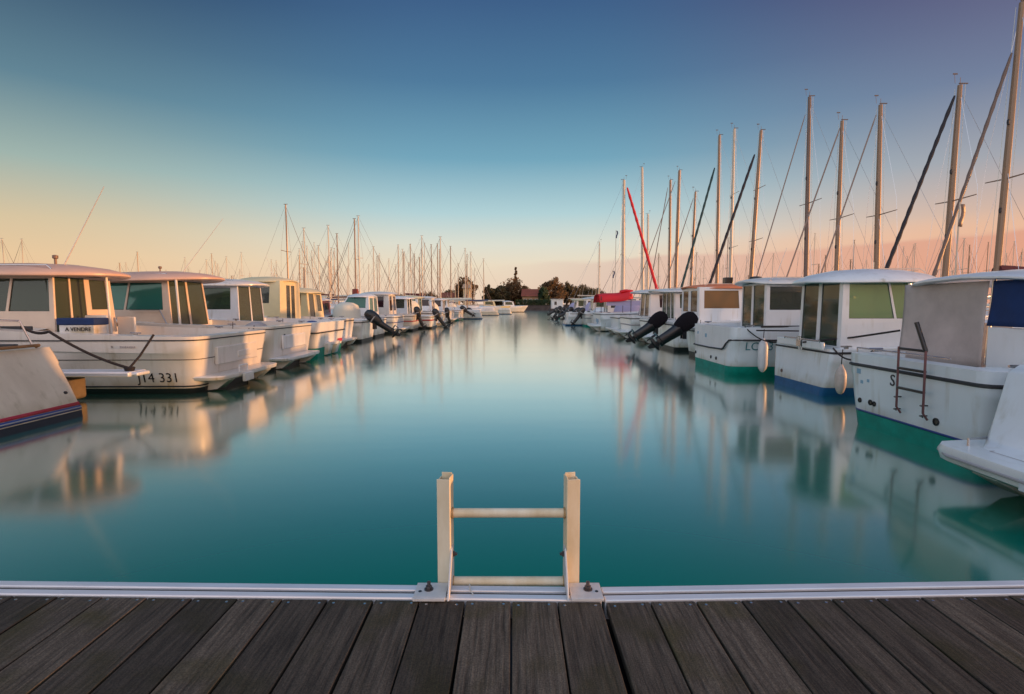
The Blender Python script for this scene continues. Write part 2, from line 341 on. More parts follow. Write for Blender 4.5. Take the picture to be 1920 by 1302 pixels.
# ------------------------------------------------------------------ boats
class Shape:
    def __init__(s, L=6.4, B=2.6, z0=.98, z1=1.35, band=.13, rake=.10, corner=.16, knuckle=.62, bowrake=.9):
        s.L, s.B, s.z0, s.z1, s.band, s.rake, s.corner, s.kn, s.br = L, B, z0, z1, band, rake, corner, knuckle, bowrake
        c = corner
        s.st = [(0, c), (.12 * c, .52 * c), (.4 * c, .18 * c), (c, 0)] + [(c + (L - c) * k / 14, 0) for k in range(1, 15)]
    def hb(s, x):
        t = x / s.L
        if t < .45: return s.B / 2 * (.965 + .035 * math.sin(math.pi / 2 * t / .45))
        u = (t - .45) / .55
        return max(.015, s.B / 2 * (1 - u ** 2.4))
    def sheer(s, x): return s.z0 + (s.z1 - s.z0) * (x / s.L) ** 1.6
    def levels(s, x):
        sh = s.sheer(x); t = x / s.L
        zk = s.band + (sh - s.band) * s.kn
        L = [(-.34, .30), (-.12, .78), (0, .86), (s.band, .895), ((s.band + zk) / 2, .94), (zk, .972), (zk + .02, .988), ((zk + sh) / 2, .998), (sh, 1.0)]
        p = 1 + 2.2 * max(0, t - .3) ** 1.5 * 2
        return [(z, f ** p) for z, f in L]
    def pt(s, i, lvl, side):
        x, shr = s.st[i]; z, f = s.levels(x)[lvl]; sh = s.sheer(x); t = x / s.L
        y = max(.012, s.hb(x) * f - shr)
        return Vector((x + s.br * (z / sh) * t ** 5 - s.rake * z * (1 - t) ** 6, side * y, z))
    def side_y(s, x, z):
        L = s.levels(x); f = L[-1][1]
        for (za, fa), (zb, fb) in zip(L, L[1:]):
            if za <= z <= zb: f = fa + (fb - fa) * (z - za) / (zb - za)
        return s.hb(x) * f

def boat_shell(root, S, mh=GEL, mb_=BLACKP, mr=RUB, md=None, cockpit=2.6, floor=.42, inset=.17, rail=.085, thin=False):
    md = md or mh; nS = len(S.st)
    def skin(l0, l1):
        b = MB(); rings = []
        for i in range(nS):
            rings.append([S.pt(i, l, 1) for l in range(l1, l0 - 1, -1)] + ([S.pt(i, l, -1) for l in range(l0, l1 + 1)] if l0 == 0 else []))
        if l0 == 0:
            b.loft(rings, closed=False)
            n = len(rings[0]); h = n // 2
            for k in range(h - 1): b.add([rings[0][k], rings[0][k + 1], rings[0][n - 2 - k], rings[0][n - 1 - k]], [(3, 2, 1, 0)])
        else:
            for sd in (1, -1):
                rr = [[S.pt(i, l, sd) for l in range(l1, l0 - 1, -1)] for i in range(nS)]
                o_ = len(b.v); b.loft(rr if sd == 1 else [list(reversed(q)) for q in rr], closed=False)
            for l in range(l0, l1):
                b.add([S.pt(0, l, 1), S.pt(0, l, -1), S.pt(0, l + 1, -1), S.pt(0, l + 1, 1)], [(0, 1, 2, 3)])
        return b
    skin(3, 8).build("hull", mh, root, smooth=40)
    skin(0, 3).build("waterline_band", mb_, root, smooth=40)
    # deck, coaming and cockpit in one moulding
    b = MB(); top = 8
    outer = [[S.pt(i, top, sd) for i in range(nS)] for sd in (1, -1)]
    inner = []
    for sd in (1, -1):
        q = []
        for i in range(nS):
            p = S.pt(i, top, sd).copy(); x = S.st[i][0]
            p.y = sd * max(.004, abs(p.y) - inset); p.x = max(p.x, inset * .9 - S.rake * S.z0) if x < inset else p.x; p.z += .012; q.append(p)
        inner.append(q)
    for sd in (0, 1):
        rr = [[outer[sd][i], inner[sd][i]] for i in range(nS)]
        if sd: rr = [[c, a] for a, c in rr]
        b.loft(rr, closed=False)
    b.add([outer[0][0], outer[1][0], inner[1][0], inner[0][0]], [(0, 1, 2, 3)])
    ic = max(i for i in range(nS) if S.st[i][0] <= cockpit)
    fl = [[Vector((p.x, p.y * .96, floor)) for p in q] for q in inner]
    b.loft([[inner[0][i], fl[0][i], fl[1][i], inner[1][i]] for i in range(ic + 1)], closed=False)
    b.add([inner[0][0], fl[0][0], fl[1][0], inner[1][0]], [(0, 3, 2, 1)])
    b.add([inner[0][ic], fl[0][ic], fl[1][ic], inner[1][ic]], [(0, 1, 2, 3)])
    rr = []
    for i in range(ic, nS):
        a, c = inner[0][i], inner[1][i]; m_ = (a + c) / 2; m_.z += min(.10, abs(a.y) * .12)
        rr.append([a, (a * .5 + m_ * .5) + Vector((0, 0, .02 * min(1, abs(a.y)))), m_, (c * .5 + m_ * .5) + Vector((0, 0, .02 * min(1, abs(a.y)))), c])
    b.loft(rr, closed=False)
    b.build("deck", md, root, smooth=30)
    # rub rail round the sheer and transom
    b = MB(); path = [S.pt(i, top, 1) for i in range(nS - 1, -1, -1)] + [S.pt(i, top, -1) for i in range(nS)]
    path = [p + Vector((0, 0, -rail)) for p in path]
    if mr:
        b.tube(path, .020 if not thin else .013, 6); b.build("rub_rail", mr, root)

def wall(mb, panes, P, openings, th=.035):
    P = [Vector(p) for p in P]
    def q(u, v): return (P[0] * (1 - u) + P[1] * u) * (1 - v) + (P[3] * (1 - u) + P[2] * u) * v
    def piece(u0, u1, v0, v1):
        if u1 - u0 > 1e-4 and v1 - v0 > 1e-4: mb.quad_slab([q(u0, v0), q(u1, v0), q(u1, v1), q(u0, v1)], th)
    cur = 0
    n = (P[1] - P[0]).cross(P[3] - P[0]).normalized()
    for (u0, u1, v0, v1) in sorted(openings):
        piece(cur, u0, 0, 1); piece(u0, u1, 0, v0); piece(u0, u1, v1, 1); cur = u1
        panes.append([q(u0, v0) - n * th * .45, q(u1, v0) - n * th * .45, q(u1, v1) - n * th * .45, q(u0, v1) - n * th * .45])
    piece(cur, 1, 0, 1)

def cabin(root, xa, xf, yw, z0, z1, mw=GEL, mg=GLG, side=((.06, .46, .48, .93), (.51, .93, .48, .93)), aft=((.07, .34, .06, .92), (.38, .62, .06, .92), (.68, .93, .45, .92)),
          front=((.05, .47, .45, .92), (.53, .95, .45, .92)), ra=.06, rf=.35, tw=.9, fw=.86, curtain=False, yc=0, gask=True, mside=None):
    A = lambda x, y, z: (x, yc + y, z)
    aL, aR = A(xa, yw, z0), A(xa, -yw, z0); fL, fR = A(xf, yw * fw, z0), A(xf, -yw * fw, z0)
    tal, tar = A(xa + ra, yw * tw, z1), A(xa + ra, -yw * tw, z1); tfl, tfr = A(xf - rf, yw * fw * tw, z1), A(xf - rf, -yw * fw * tw, z1)
    b = MB(); pn = {}
    for nm, P, op in (("s1", (fL, aL, tal, tfl), tuple((1 - u1, 1 - u0, v0, v1) for u0, u1, v0, v1 in side)), ("s2", (aR, fR, tfr, tar), side), ("a", (aL, aR, tar, tal), aft), ("f", (fR, fL, tfl, tfr), front)):
        L = []; wall(b, L, P, op); pn[nm] = L
    c = b.build("cabin", mw, root, smooth=20)
    for nm, L in pn.items():
        for P in L:
            MB().quad_slab(P, .006).build("window", mside if (mside and nm in ("s1", "s2")) else mg, c, smooth=0)
            if gask:
                q = [Vector(p) for p in P]; g = MB(); g.tube(q + [q[0]], .009, 4); g.build("window_gasket", RUB, c)
    # inside: dashboard/floor block and a bench so that one does not look into an empty shell
    g = MB(); g.box(((xa + xf) / 2 + .1, yc, z0 + .30), ((xf - xa) * .5, yw * 1.3, .5)); g.build("dashboard", DARKIN, c, bevel=.03)
    for sd in (.45, -.45):
        g = MB(); g.box((xa + .45, yc + yw * sd, z0 + .28), (.36, yw * .6, .10)); g.box((xa + .30, yc + yw * sd, z0 + .48), (.07, yw * .56, .42)); g.build("seat", DARKIN, c, bevel=.025)
    g = MB(); wx, wy, wz = xa + (xf - xa) * .42, yc - yw * .45, z0 + .55; g.tube([(wx - .03 * math.sin(t), wy + .17 * math.cos(t), wz + .17 * math.sin(t)) for t in (2 * math.pi * k / 14 for k in range(15))], .012, 5, cap=False)
    for t in (.5, 2.6, 4.7): g.tube([(wx, wy, wz), (wx, wy + .17 * math.cos(t), wz + .17 * math.sin(t))], .009, 4)
    g.build("steering_wheel", BLACK, c)
    if curtain:
        g = MB(); n = 46; r0 = []; r1 = []
        for k in range(n + 1):
            y = yc + yw * .9 - 2 * yw * .9 * k / n * .72; x = xa + .13 + .022 * math.sin(k * 1.9)
            r0.append(Vector((x, y, z0 + .1))); r1.append(Vector((x + ra, y, z1 - .08)))
        g.loft([r0, r1], closed=False); g.build("curtain", CURT, c, solid=.004)
    return c

def roof(root, xa, xf, yw, z, m=GEL, th=.05, crown=.08, droop=.05, e=3.0, yc=0, name="cabin_roof", tilt=0, camber=.09):
    b = MB(); cx, a = (xa + xf) / 2, (xf - xa) / 2; n = 36
    def ring(s_, dz): return [Vector((x, y, z + dz - droop * ((x - cx) / a) ** 2 + tilt * (x - cx) / a + camber * (.35 - ((y - yc) / yw) ** 2))) for x, y in superell(a * s_, yw * s_, n, e, cx, yc)]
    rings = [ring(.03, .0), ring(.6, .0), ring(.965, 0), ring(1.0, th * .35), ring(1.0, th * .7), ring(.975, th), ring(.8, th + crown * .5), ring(.5, th + crown * .85), ring(.03, th + crown)]
    b.loft(rings, cap=True); return b.build(name, m, root, smooth=50)

def outboard(root, x, y, z, tilt=55, scale=1.0, m=BLACK, cover=None, name="outboard_motor", rz=0):
    e = empty(name, (x, y, z), rz); e.parent = root; s = scale
    T = Matrix.Rotation(R(tilt), 4, 'Y')       # local: +z up the motor, -x aft; tilt swings the leg aft and up
    P = lambda v: T @ (Vector(v) * s)
    b = MB(); rings = []; k = 1.1 if cover else 1
    for zz_, a, c, ox in ((-.12, .10, .08, 0), (-.02, .155, .115, 0), (.12, .19, .14, -.01), (.30, .20, .15, -.02), (.44, .17, .135, -.02), (.52, .11, .09, -.01), (.545, .04, .03, 0)):
        rings.append([P((px + ox, py, zz_)) for px, py in superell(a * k, c * k, 20, 2.6)])
    b.loft(rings, cap=True); b.build("cowling", cover or m, e, smooth=60)
    if not cover:
        b = MB(); b.loft([[P((px - .006, py, zz_)) for px, py in superell(.193, .144, 20, 2.6)] for zz_ in (.15, .19)], closed=True); b.build("cowling_band", GREYT, e, smooth=60)
    b = MB(); rings = []; k = 1.35 if cover else 1
    for zz_, a, c, ox in ((.0, .13, .10, .02), (-.15, .115, .085, .02), (-.35, .105, .07, .01), (-.52, .10, .05, 0), (-.64, .11, .035, -.01)):
        rings.append([P((px + ox, py, zz_)) for px, py in superell(a * k, c * k, 14, 2.2)])
    b.loft(rings, cap=True)
    b.box(P((-.08, 0, -.57)), (.34 * s, .16 * s, .02 * s), M=T.copy())
    rings = []
    for xx, r_ in ((.18, .01), (.12, .04), (0, .055), (-.14, .05), (-.2, .03)):
        rings.append([P((xx, r_ * math.cos(t), -.74 + r_ * math.sin(t))) for t in (2 * math.pi * k / 10 for k in range(10))])
    b.loft(rings, cap=True)
    b.add([P(v) for v in ((.06, .01, -.78), (-.1, .01, -.78), (-.08, .01, -.94), (.0, .01, -.92), (.06, -.01, -.78), (-.1, -.01, -.78), (-.08, -.01, -.94), (.0, -.01, -.92))],
          [(0, 1, 2, 3), (7, 6, 5, 4), (0, 4, 5, 1), (1, 5, 6, 2), (2, 6, 7, 3), (3, 7, 4, 0)])
    b.add([P(v) for v in ((.06, .03, -.6), (-.06, .03, -.6), (-.06, .03, -.72), (.06, .03, -.72), (.06, -.03, -.6), (-.06, -.03, -.6), (-.06, -.03, -.72), (.06, -.03, -.72))],
          [(0, 3, 2, 1), (4, 5, 6, 7), (0, 1, 5, 4), (1, 2, 6, 5), (2, 3, 7, 6), (3, 0, 4, 7)])
    b.build("leg", m, e, smooth=50)
    b = MB()
    for k in range(3):
        t = 2 * math.pi * k / 3; rr = []
        for r_, w_ in ((.03, .02), (.09, .05), (.13, .045), (.155, .015)):
            rr.append([P((-.22 + .02 * sg, r_ * math.cos(t + sg * w_ / .12), -.74 + r_ * math.sin(t + sg * w_ / .12))) for sg in (-1, 0, 1)])
        b.loft(rr, closed=False)
    b.build("propeller", BLACK, e, solid=.006)
    b = MB(); b.box((.12 * s, .09 * s, -.10 * s), (.10 * s, .03 * s, .36 * s)); b.box((.12 * s, -.09 * s, -.10 * s), (.10 * s, .03 * s, .36 * s)); b.tube([(.10 * s, -.11 * s, .02 * s), (.10 * s, .11 * s, .02 * s)], .025 * s)
    b.build("bracket", BLACK, e)
    return e

def platform(root, x0, yw, z, th=.09, m=GEL, lip=True):
    """bathing platform behind the transom: rounded slab with moulded pods underneath"""
    b = MB(); pts = []
    r = .22
    out_ = [(0.12, yw), (x0 + r * 1.2, yw * .97)] + [(x0 + r - r * math.sin(t) * 1.0, yw * .97 - r + r * math.cos(t)) for t in (R(a) for a in (30, 60, 90))]
    out_ += [(x0 - .03, 0)] + [(p[0], -p[1]) for p in reversed(out_)]
    rings = [[Vector((x * sc_ if x < 0 else x, y * sc_, zz_)) for x, y in out_] for sc_, zz_ in ((.9, z - th * 1.0), (.98, z - th * .8), (1, z - th * .25), (.985, z), (.9, z + .004))]
    b.loft(rings, cap=True)
    for sd in (1, -1):
        rings = []
        for x, w_, zb in ((.1, .34, .0), (x0 * .4, .30, .04), (x0 * .85, .22, z - th - .02)):
            rings.append([Vector((x, sd * yw * .6 - w_ / 2, zb)), Vector((x, sd * yw * .6 + w_ / 2, zb)), Vector((x, sd * yw * .6 + w_ / 2, z - th * .6)), Vector((x, sd * yw * .6 - w_ / 2, z - th * .6))])
        b.loft(rings, cap=True)
    return b.build("bathing_platform", m, root, smooth=35)

def fender(x, y, z, label, m=FEND, l=.55, r=.11, name="fender", up=.35):
    e = empty(name, (x, y, z)); tag(e, label, "fender")
    b = MB(); b.lathe([(.02, -l / 2 - .04), (.05, -l / 2 - .01), (r * .8, -l / 2 + .04), (r, -l / 2 + .12), (r, l / 2 - .12), (r * .8, l / 2 - .04), (.04, l / 2 + .01), (.02, l / 2 + .06)], n=16)
    b.build("body", m, e); b = MB(); b.tube([(0, 0, l / 2 + .05), (0.01, 0, l / 2 + up)], .008, 6); b.build("lanyard", ROPE, e)
    return e
def put_text(root, S, body, x, z, side, size, m, name="registration_number"):
    me = text_mesh(body, size)
    for v in me.vertices:
        lx = x - side * v.co.x * (1) ; lz = z + v.co.y
        lx = x + (-v.co.x if side > 0 else v.co.x)
        v.co = Vector((lx, side * (S.side_y(max(lx, .2), lz) + .004 + abs(v.co.z)), lz))
    me.materials.clear(); me.materials.append(m)
    o = bpy.data.objects.new(name, me); COL.objects.link(o); o.parent = root; return o
def transom_disc(b, S, y, z, r, proud=.014):
    """a round skin fitting on the transom"""
    M = Matrix.Rotation(-math.pi / 2, 4, 'Y'); b.lathe([(r, 0), (r, proud * .7), (r * .75, proud), (r * .7, proud * .3), (.002, proud * .25)], c=(-S.rake * z - .002, y, z), n=14, M=M)
def rails(root, S, x0, x1, h=.42, inset=.10, name="guard_rail", r=.011):
    b = MB(); k = 8
    for sd in (1, -1):
        pts = []
        for i in range(k + 1):
            x = x0 + (x1 - x0) * i / k; p = Vector((x + S.br * (x / S.L) ** 5, sd * max(.05, S.hb(x) - inset), S.sheer(x) + h)); pts.append(p)
            if i % 2 == 0: b.tube([p, p - Vector((0, 0, h))], r, 6)
        b.tube([pts[0] - Vector((.12, 0, h))] + pts, r, 6)
    p1 = Vector((x1 + S.br * (x1 / S.L) ** 5, 0, S.sheer(x1) + h))
    b.tube([Vector((p1.x, S.hb(x1) - inset, p1.z)), p1 + Vector((.25, 0, 0)), Vector((p1.x, -(S.hb(x1) - inset), p1.z))], r, 6)
    b.build(name, STEEL, root)
def cleats(root, S, xs=(.35, 2.2)):
    for x in xs:
        for sd in (1, -1):
            b = MB(); c = Vector((x, sd * (S.hb(x) - .08), S.sheer(x) + .045)); b.tube([c - Vector((.09, 0, 0)), c + Vector((.09, 0, 0))], .014, 6); b.box(c - Vector((0, 0, .02)), (.06, .03, .04))
            b.build("cleat", STEEL, root)
def parts(name, m, root, shapes, **k):
    """several like pieces, each a mesh of its own: ('box', centre, size) / ('tube', path, radius) / ('disc', S, y, z, r)"""
    for sh in shapes:
        b = MB()
        if sh[0] == 'box': b.box(*sh[1:])
        elif sh[0] == 'tube': b.tube(*sh[1:])
        else: transom_disc(b, *sh[1:])
        b.build(name, m, root, **k)
def motorboat(name, X, y0, y1, side, label, **k):
    """side -1: left-hand row (bow to -X); +1: right-hand row (bow to +X)."""
    B = y1 - y0; yc = (y0 + y1) / 2
    root = empty(name, (X, yc, k.get("dz", 0)), math.pi if side < 0 else 0)
    tag(root, label, k.get("cat", "motorboat"), k.get("group", "motorboats moored stern-out along the %s side of the channel" % ("left" if side < 0 else "right")))
    S = Shape(L=k.get("L", 6.4), B=B, z0=k.get("z0", .98), z1=k.get("z1", 1.35), band=k.get("band", .13), rake=k.get("rake", .1), corner=k.get("corner", .16), knuckle=k.get("kn", .62))
    boat_shell(root, S, k.get("mh", GEL), k.get("mb", BLACKP), k.get("mr", RUB), k.get("md"), k.get("cockpit", 2.6), k.get("floor", .42), rail=k.get("rail", .085), thin=k.get("thin", False))
    return root, S
def whip(root, x, y, z, top, name="antenna", r=.008, m=None):
    b = MB(); b.tube([(x, y, z), top], [r, r * .5], 6); b.build(name, m or GELW, root)

# ---- left row -------------------------------------------------------------
# cream yacht stern in the near left corner (reverse transom, red / grey / blue boot stripes)
yL0, yL0b = 4.5, 7.62
rt = empty("sailing_yacht", (-5.95, (yL0 + yL0b) / 2, 0), math.pi)
tag(rt, "cream yacht stern with red and blue waterline stripes, cut off by the photo's left edge", "yacht")
S0 = Shape(L=9.0, B=yL0b - yL0, z0=.95, z1=1.3, band=.085, rake=-.62, corner=.10, knuckle=.72)
S0.st[0] = (0, .06)
boat_shell(rt, S0, CREAM, BLACKP, None, CREAM, 2.4, .55, inset=.2)
def hull_stripe(root, S, za, zb, m, name, out=.006):
    b = MB()
    def P(i, z, sd):
        x, shr = S.st[i]; sh = S.sheer(x); t = x / S.L
        return Vector((x + S.br * (z / sh) * t ** 5 - S.rake * z * (1 - t) ** 6 - (out if i == 0 else 0), sd * (max(.012, S.side_y(x, z) - shr) + out), z))
    nS = len(S.st)
    rr = [[P(i, za, 1), P(i, zb, 1)] for i in range(nS - 1, -1, -1)] + [[P(i, za, -1), P(i, zb, -1)] for i in range(nS)]
    b.loft(rr, closed=False); b.build(name, m, root, solid=.004)
hull_stripe(rt, S0, .155, .195, RED, "boot_stripe"); hull_stripe(rt, S0, .10, .150, BLU, "boot_stripe"); 
hull_stripe(rt, S0, .118, .132, GREYT, "boot_stripe", .011)
b = MB(); M_ = Matrix.Rotation(-math.pi / 2, 4, 'Y')
b.lathe([(.028, -.01), (.028, .006), (.015, .008)], c=(.62 * .33, -1.22, .33), n=12, M=M_); b.build("drain_outlet", RUB, rt)
b = MB(); b.tube([(.60, 1.25, .97), (.55, 1.25, .99), (.55, -1.25, .99), (.60, -1.25, .97)], .022, 6); b.build("toe_rail", WOODW, rt)
parts("deck_track", RUB, rt, [('box', (1.0, -1.05, 1.0), (.62, .10, .035)), ('box', (1.45, -.6, 1.0), (.5, .10, .03))], bevel=.01)
parts("pushpit_rail", STEEL, rt, [('tube', [(.72, yy, .95), (.85, yy * .97, 1.32), (1.5, yy, 1.34), (1.62, yy, .98)], .014, 6) for yy in (-1.35, 1.35)])
b = MB(); rings = [[Vector((x, y, z)) for x, y in superell(a, w_, 20, 3.4, 4.3, 0)] for a, w_, z in ((1.9, .95, .98), (1.86, .92, 1.16), (1.75, .85, 1.24), (.4, .3, 1.28))]
b.loft(rings, cap=True); b.build("coachroof", CREAM, rt, smooth=50)

# white cabin boat 14 331
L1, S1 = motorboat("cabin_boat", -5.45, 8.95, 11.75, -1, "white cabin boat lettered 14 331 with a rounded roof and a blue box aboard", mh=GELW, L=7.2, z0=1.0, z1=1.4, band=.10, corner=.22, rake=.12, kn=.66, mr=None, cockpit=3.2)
hull_stripe(L1, S1, .125, .150, MARK, "boot_stripe"); hull_stripe(L1, S1, .60, .612, RUB, "moulded_strake", .004)
hull_stripe(L1, S1, .93, .95, RUB, "gunwale_strip", .012)
cabin(L1, 2.58, 5.3, .74, 1.0, 2.07, mw=FRAME_LIT, mg=GLG, curtain=True, yc=.24, side=((.035, .34, .40, .94), (.36, .90, .40, .94)), aft=((.02, .25, .02, .97), (.28, .51, .02, .97), (.60, .90, .42, .95)), ra=.05, rf=.55)
roof(L1, 1.92, 5.3, 1.02, 2.08, yc=.24, m=ROOF_LIT, th=.09, crown=.12, droop=.06, e=2.3)
parts("roof_post", GELW, L1, [('tube', [(2.10, yy, 2.09), (2.06, yy, .98)], .022, 8) for yy in (.36,)])
parts("cabin_wing", GELW, L1, [('box', (2.26, .44, 1.14), (.42, .05, .42)), ('box', (2.34, -.44, 1.10), (.36, .05, .40))], bevel=.02)
parts("cockpit_seat", GELW, L1, [('box', (.55, 0, .66), (.42, 1.9, .46))], bevel=.04)
platform(L1, -.42, 1.22, .30, m=GELW)
b = MB(); b.box((-.10, 0, .62), (.06, 1.5, .32)); b.box((-.13, -.2, .60), (.03, .5, .12)); b.build("transom_moulding", GELW, L1, bevel=.03)
b = MB(); b.box((-.47, .35, .20), (.05, .34, .15)); b.tube([(-.38, .2, .3), (-.38, .2, .42), (-.38, .5, .42), (-.38, .5, .3)], .012, 6); b.build("boarding_step", GEL, L1, bevel=.015)
put_text(L1, S1, "J14 331", .62, .285, 1, .235, MARK)
put_text(L1, S1, "✱", 1.30, .83, 1, .06, MARKG, "hull_mark")
b = MB(); x_ = 1.16
for k in range(9): b.box((x_ - k * .030, S1.side_y(x_, .83) + .006, .83), (.020, .004, .026 + .012 * (k % 3 == 0)))
b.build("faded_hull_name", MARKG, L1)
cleats(L1, S1, (.95, 3.3)); rails(L1, S1, 4.6, 6.8)
b = MB(); b.box((3.2, 1.15, 1.14), (.75, .03, .07)); b.build("side_vent", RUB, L1, bevel=.01)
b = MB(); b.tube([(2.9, .5, 2.18), (2.9, .5, 2.38)], .022, 8); b.lathe([(.03, 0), (.045, .01), (.045, .06), (.02, .07)], c=(2.9, .5, 2.38)); b.build("navigation_light", MASTD, L1)
p = D(195, 350, 9.6); loc = Vector((-(p.x + 5.45), -(p.y - 10.35), p.z)); whip(L1, 2.9, .4, 2.15, loc, r=.014)
b = MB(); b.box((3.4, .2, 1.20), (.5, .5, .5)); b.build("helm_seat", DARKIN, L1, bevel=.04)
# blue topped box with a sign standing on its side deck
bx = empty("storage_box", (-7.45, 9.22, 1.05), 0); tag(bx, "blue box with a white sale sign, standing on the side deck of boat 14 331", "box")
b = MB(); b.box((0, .05, .07), (.60, .30, .15)); b.build("body", GEL, bx, bevel=.012)
b = MB(); b.box((-.01, .06, .205), (.66, .34, .12)); b.build("lid", TARP, bx, bevel=.02)
me = text_mesh("A VENDRE", .095); me.materials.clear(); me.materials.append(MARK)
o = bpy.data.objects.new("lettering", me); COL.objects.link(o); o.parent = bx; o.location = (.03, -.105, .072); o.rotation_euler = (math.pi / 2, 0, 0)
 
L2, S2 = motorboat("cabin_boat", -5.62, 12.1, 14.85, -1, "white cabin boat with a salmon lit rounded roof and grey curtains behind glass doors", mh=GELW, L=7.0, z0=1.04, z1=1.42, band=.10, corner=.2, rake=.12, mr=None, cockpit=3.0)
hull_stripe(L2, S2, .97, .99, RUB, "gunwale_strip", .012)
cabin(L2, 2.25, 4.9, .78, 1.02, 2.14, mw=FRAME_LIT, mg=GLG, curtain=True, mside=GLT, yc=.36, side=((.07, .44, .36, .92), (.46, .90, .36, .92)), aft=((.03, .47, .02, .97), (.52, .96, .02, .97)), ra=.10, rf=.55)
roof(L2, 1.52, 5.0, 1.04, 2.11, yc=.34, m=ROOF_LIT, th=.09, crown=.12, droop=.06, e=2.3, tilt=-.05)
parts('roof_post', GELW, L2, [('tube', [(2.1, yy, 2.12), (2.05, yy, 1.02)], .026, 8) for yy in (1.14,)])
platform(L2, -.40, 1.18, .30, m=GELB)
b = MB(); b.box((-.10, 0, .64), (.06, 1.4, .34)); b.build("transom_moulding", GEL, L2, bevel=.03)
b = MB(); transom_disc(b, S2, .55, .80, .035); b.build("engine_vent", RUB, L2)
b = MB(); b.box((3.6, 1.07, 1.20), (.9, .03, .04)); b.tube([(3.2, 1.15, 1.42), (2.5, 1.16, 1.42), (2.3, 1.2, 1.06)], .012, 6); b.build("grab_rail", STEEL, L2)
cleats(L2, S2, (.8, 3.2)); rails(L2, S2, 4.4, 6.6)
b = MB(); b.tube([(3.0, .3, 2.2), (3.0, .3, 2.42)], .016, 8); b.lathe([(.025, 0), (.04, .01), (.04, .05), (.02, .06)], c=(3.0, .3, 2.42)); b.build("navigation_light", MASTD, L2)
p = D(418, 410, 13.2); whip(L2, 2.6, .3, 2.15, Vector((-(p.x + 5.62), -(p.y - 13.475), p.z)), r=.011)

L3, S3 = motorboat("cabin_boat", -5.7, 15.2, 18.0, -1, "white cabin boat with bright green waterline band in the left row", L=6.8, z0=1.02, z1=1.4, band=.27, corner=.14, mb=GREEN, rail=.30, cockpit=2.9)
cabin(L3, 2.2, 4.8, .80, 1.0, 2.12, mg=GLG, yc=.34, side=((.10, .55, .36, .92),), aft=((.03, .47, .02, .96), (.51, .96, .02, .96)), ra=.06, rf=.5)
roof(L3, 1.80, 4.8, 1.02, 2.12, yc=.32, m=GELW, th=.08, crown=.10, droop=.05, e=2.7)
platform(L3, -.22, .55, .40)
b = MB(); b.box((2.7, .1, 2.26), (.35, .16, .07)); b.build("radar_box", RUB, L3, bevel=.015)
b = MB(); b.box((3.3, 1.0, 1.2), (.8, .03, .10)); b.build("side_vent", RUB, L3, bevel=.01)
b = MB(); b.box((-.06, -.85, .40), (.02, .42, .10)); b.build("red_hull_mark", RED, L3, bevel=.01)
cleats(L3, S3); rails(L3, S3, 4.2, 6.4)

L4, S4 = motorboat("pilothouse_boat", -6.25, 18.45, 20.95, -1, "tall yellow lit pilothouse boat with twin narrow door panes", L=6.2, z0=1.02, z1=1.4, mh=GEL, cockpit=2.6)
cabin(L4, 1.9, 3.7, .92, .95, 2.38, mw=YEL_LIT, mg=GLC, side=((.25, .52, .45, .85),), aft=((.30, .48, .05, .9), (.54, .72, .05, .9)), ra=.0, rf=.35, tw=.93)
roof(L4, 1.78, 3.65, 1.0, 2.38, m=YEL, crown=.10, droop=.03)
platform(L4, -.3, 1.0, .3)
L5, S5 = motorboat("pilothouse_boat", -6.15, 21.4, 23.8, -1, "small cabin boat with curved yellow lit door frame, tilted black outboard at its stern", L=5.6, z0=.90, z1=1.25, cockpit=2.4)
cabin(L5, 2.1, 3.9, .9, .9, 2.1, mw=YEL_LIT, mg=GLC, side=((.2, .5, .5, .88),), aft=((.10, .42, .05, .9), (.62, .9, .3, .88)), ra=.1, rf=.5)
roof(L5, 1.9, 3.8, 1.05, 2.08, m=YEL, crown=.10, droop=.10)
outboard(L5, -.50, .1, .84, tilt=54, scale=1.2)
L6, S6 = motorboat("day_boat", -6.35, 24.4, 26.8, -1, "low white boat with plum cabin side and a pale canvas hump aft", L=5.8, z0=.88, z1=1.2, cockpit=2.2)
cabin(L6, 2.6, 4.3, .9, .9, 1.75, mw=PLUM, mg=GLD, side=((.1, .8, .3, .8),), aft=((.1, .45, .3, .85), (.55, .9, .3, .85)), rf=.7)
roof(L6, 2.4, 4.0, .95, 1.74, m=GELW)
b = MB(); rings = [[Vector((x, y, z)) for x, y in superell(a, w_, 18, 2.4, 1.5, .2)] for a, w_, z in ((.62, .75, .9), (.6, .72, 1.25), (.5, .6, 1.5), (.3, .35, 1.62), (.05, .05, 1.65))]
b.loft(rings, cap=True); b.build("canvas_cover", PALEC, L6, smooth=60)
L7, S7 = motorboat("cabin_boat", -6.1, 27.4, 30.0, -1, "white boat with a teal raked windscreen in the left row", L=6.2, z0=.95, z1=1.3, mh=GELB, cockpit=2.4)
cabin(L7, 1.3, 3.2, 1.0, .95, 1.98, mg=GLT, side=((.12, .94, .40, .93),), aft=((.1, .45, .2, .9), (.55, .9, .2, .9)), rf=.75, ra=.05)
roof(L7, 1.2, 2.6, 1.05, 1.97); platform(L7, -.5, 1.1, .32)
L8, S8 = motorboat("cabin_boat", -5.75, 30.5, 33.0, -1, "cream cabin boat with one dark plum side window in the left row", L=6.4, z0=.95, z1=1.3, mh=GELW, cockpit=2.6)
cabin(L8, 1.3, 3.3, 1.0, .95, 2.15, mw=GELW, mg=GLD, side=((.18, .80, .36, .88),), aft=((.1, .4, .2, .9), (.6, .9, .2, .9)), rf=.4)
roof(L8, 1.0, 3.2, 1.1, 2.15, m=GELW); outboard(L8, -.2, 0, .9, tilt=20, scale=1.0)

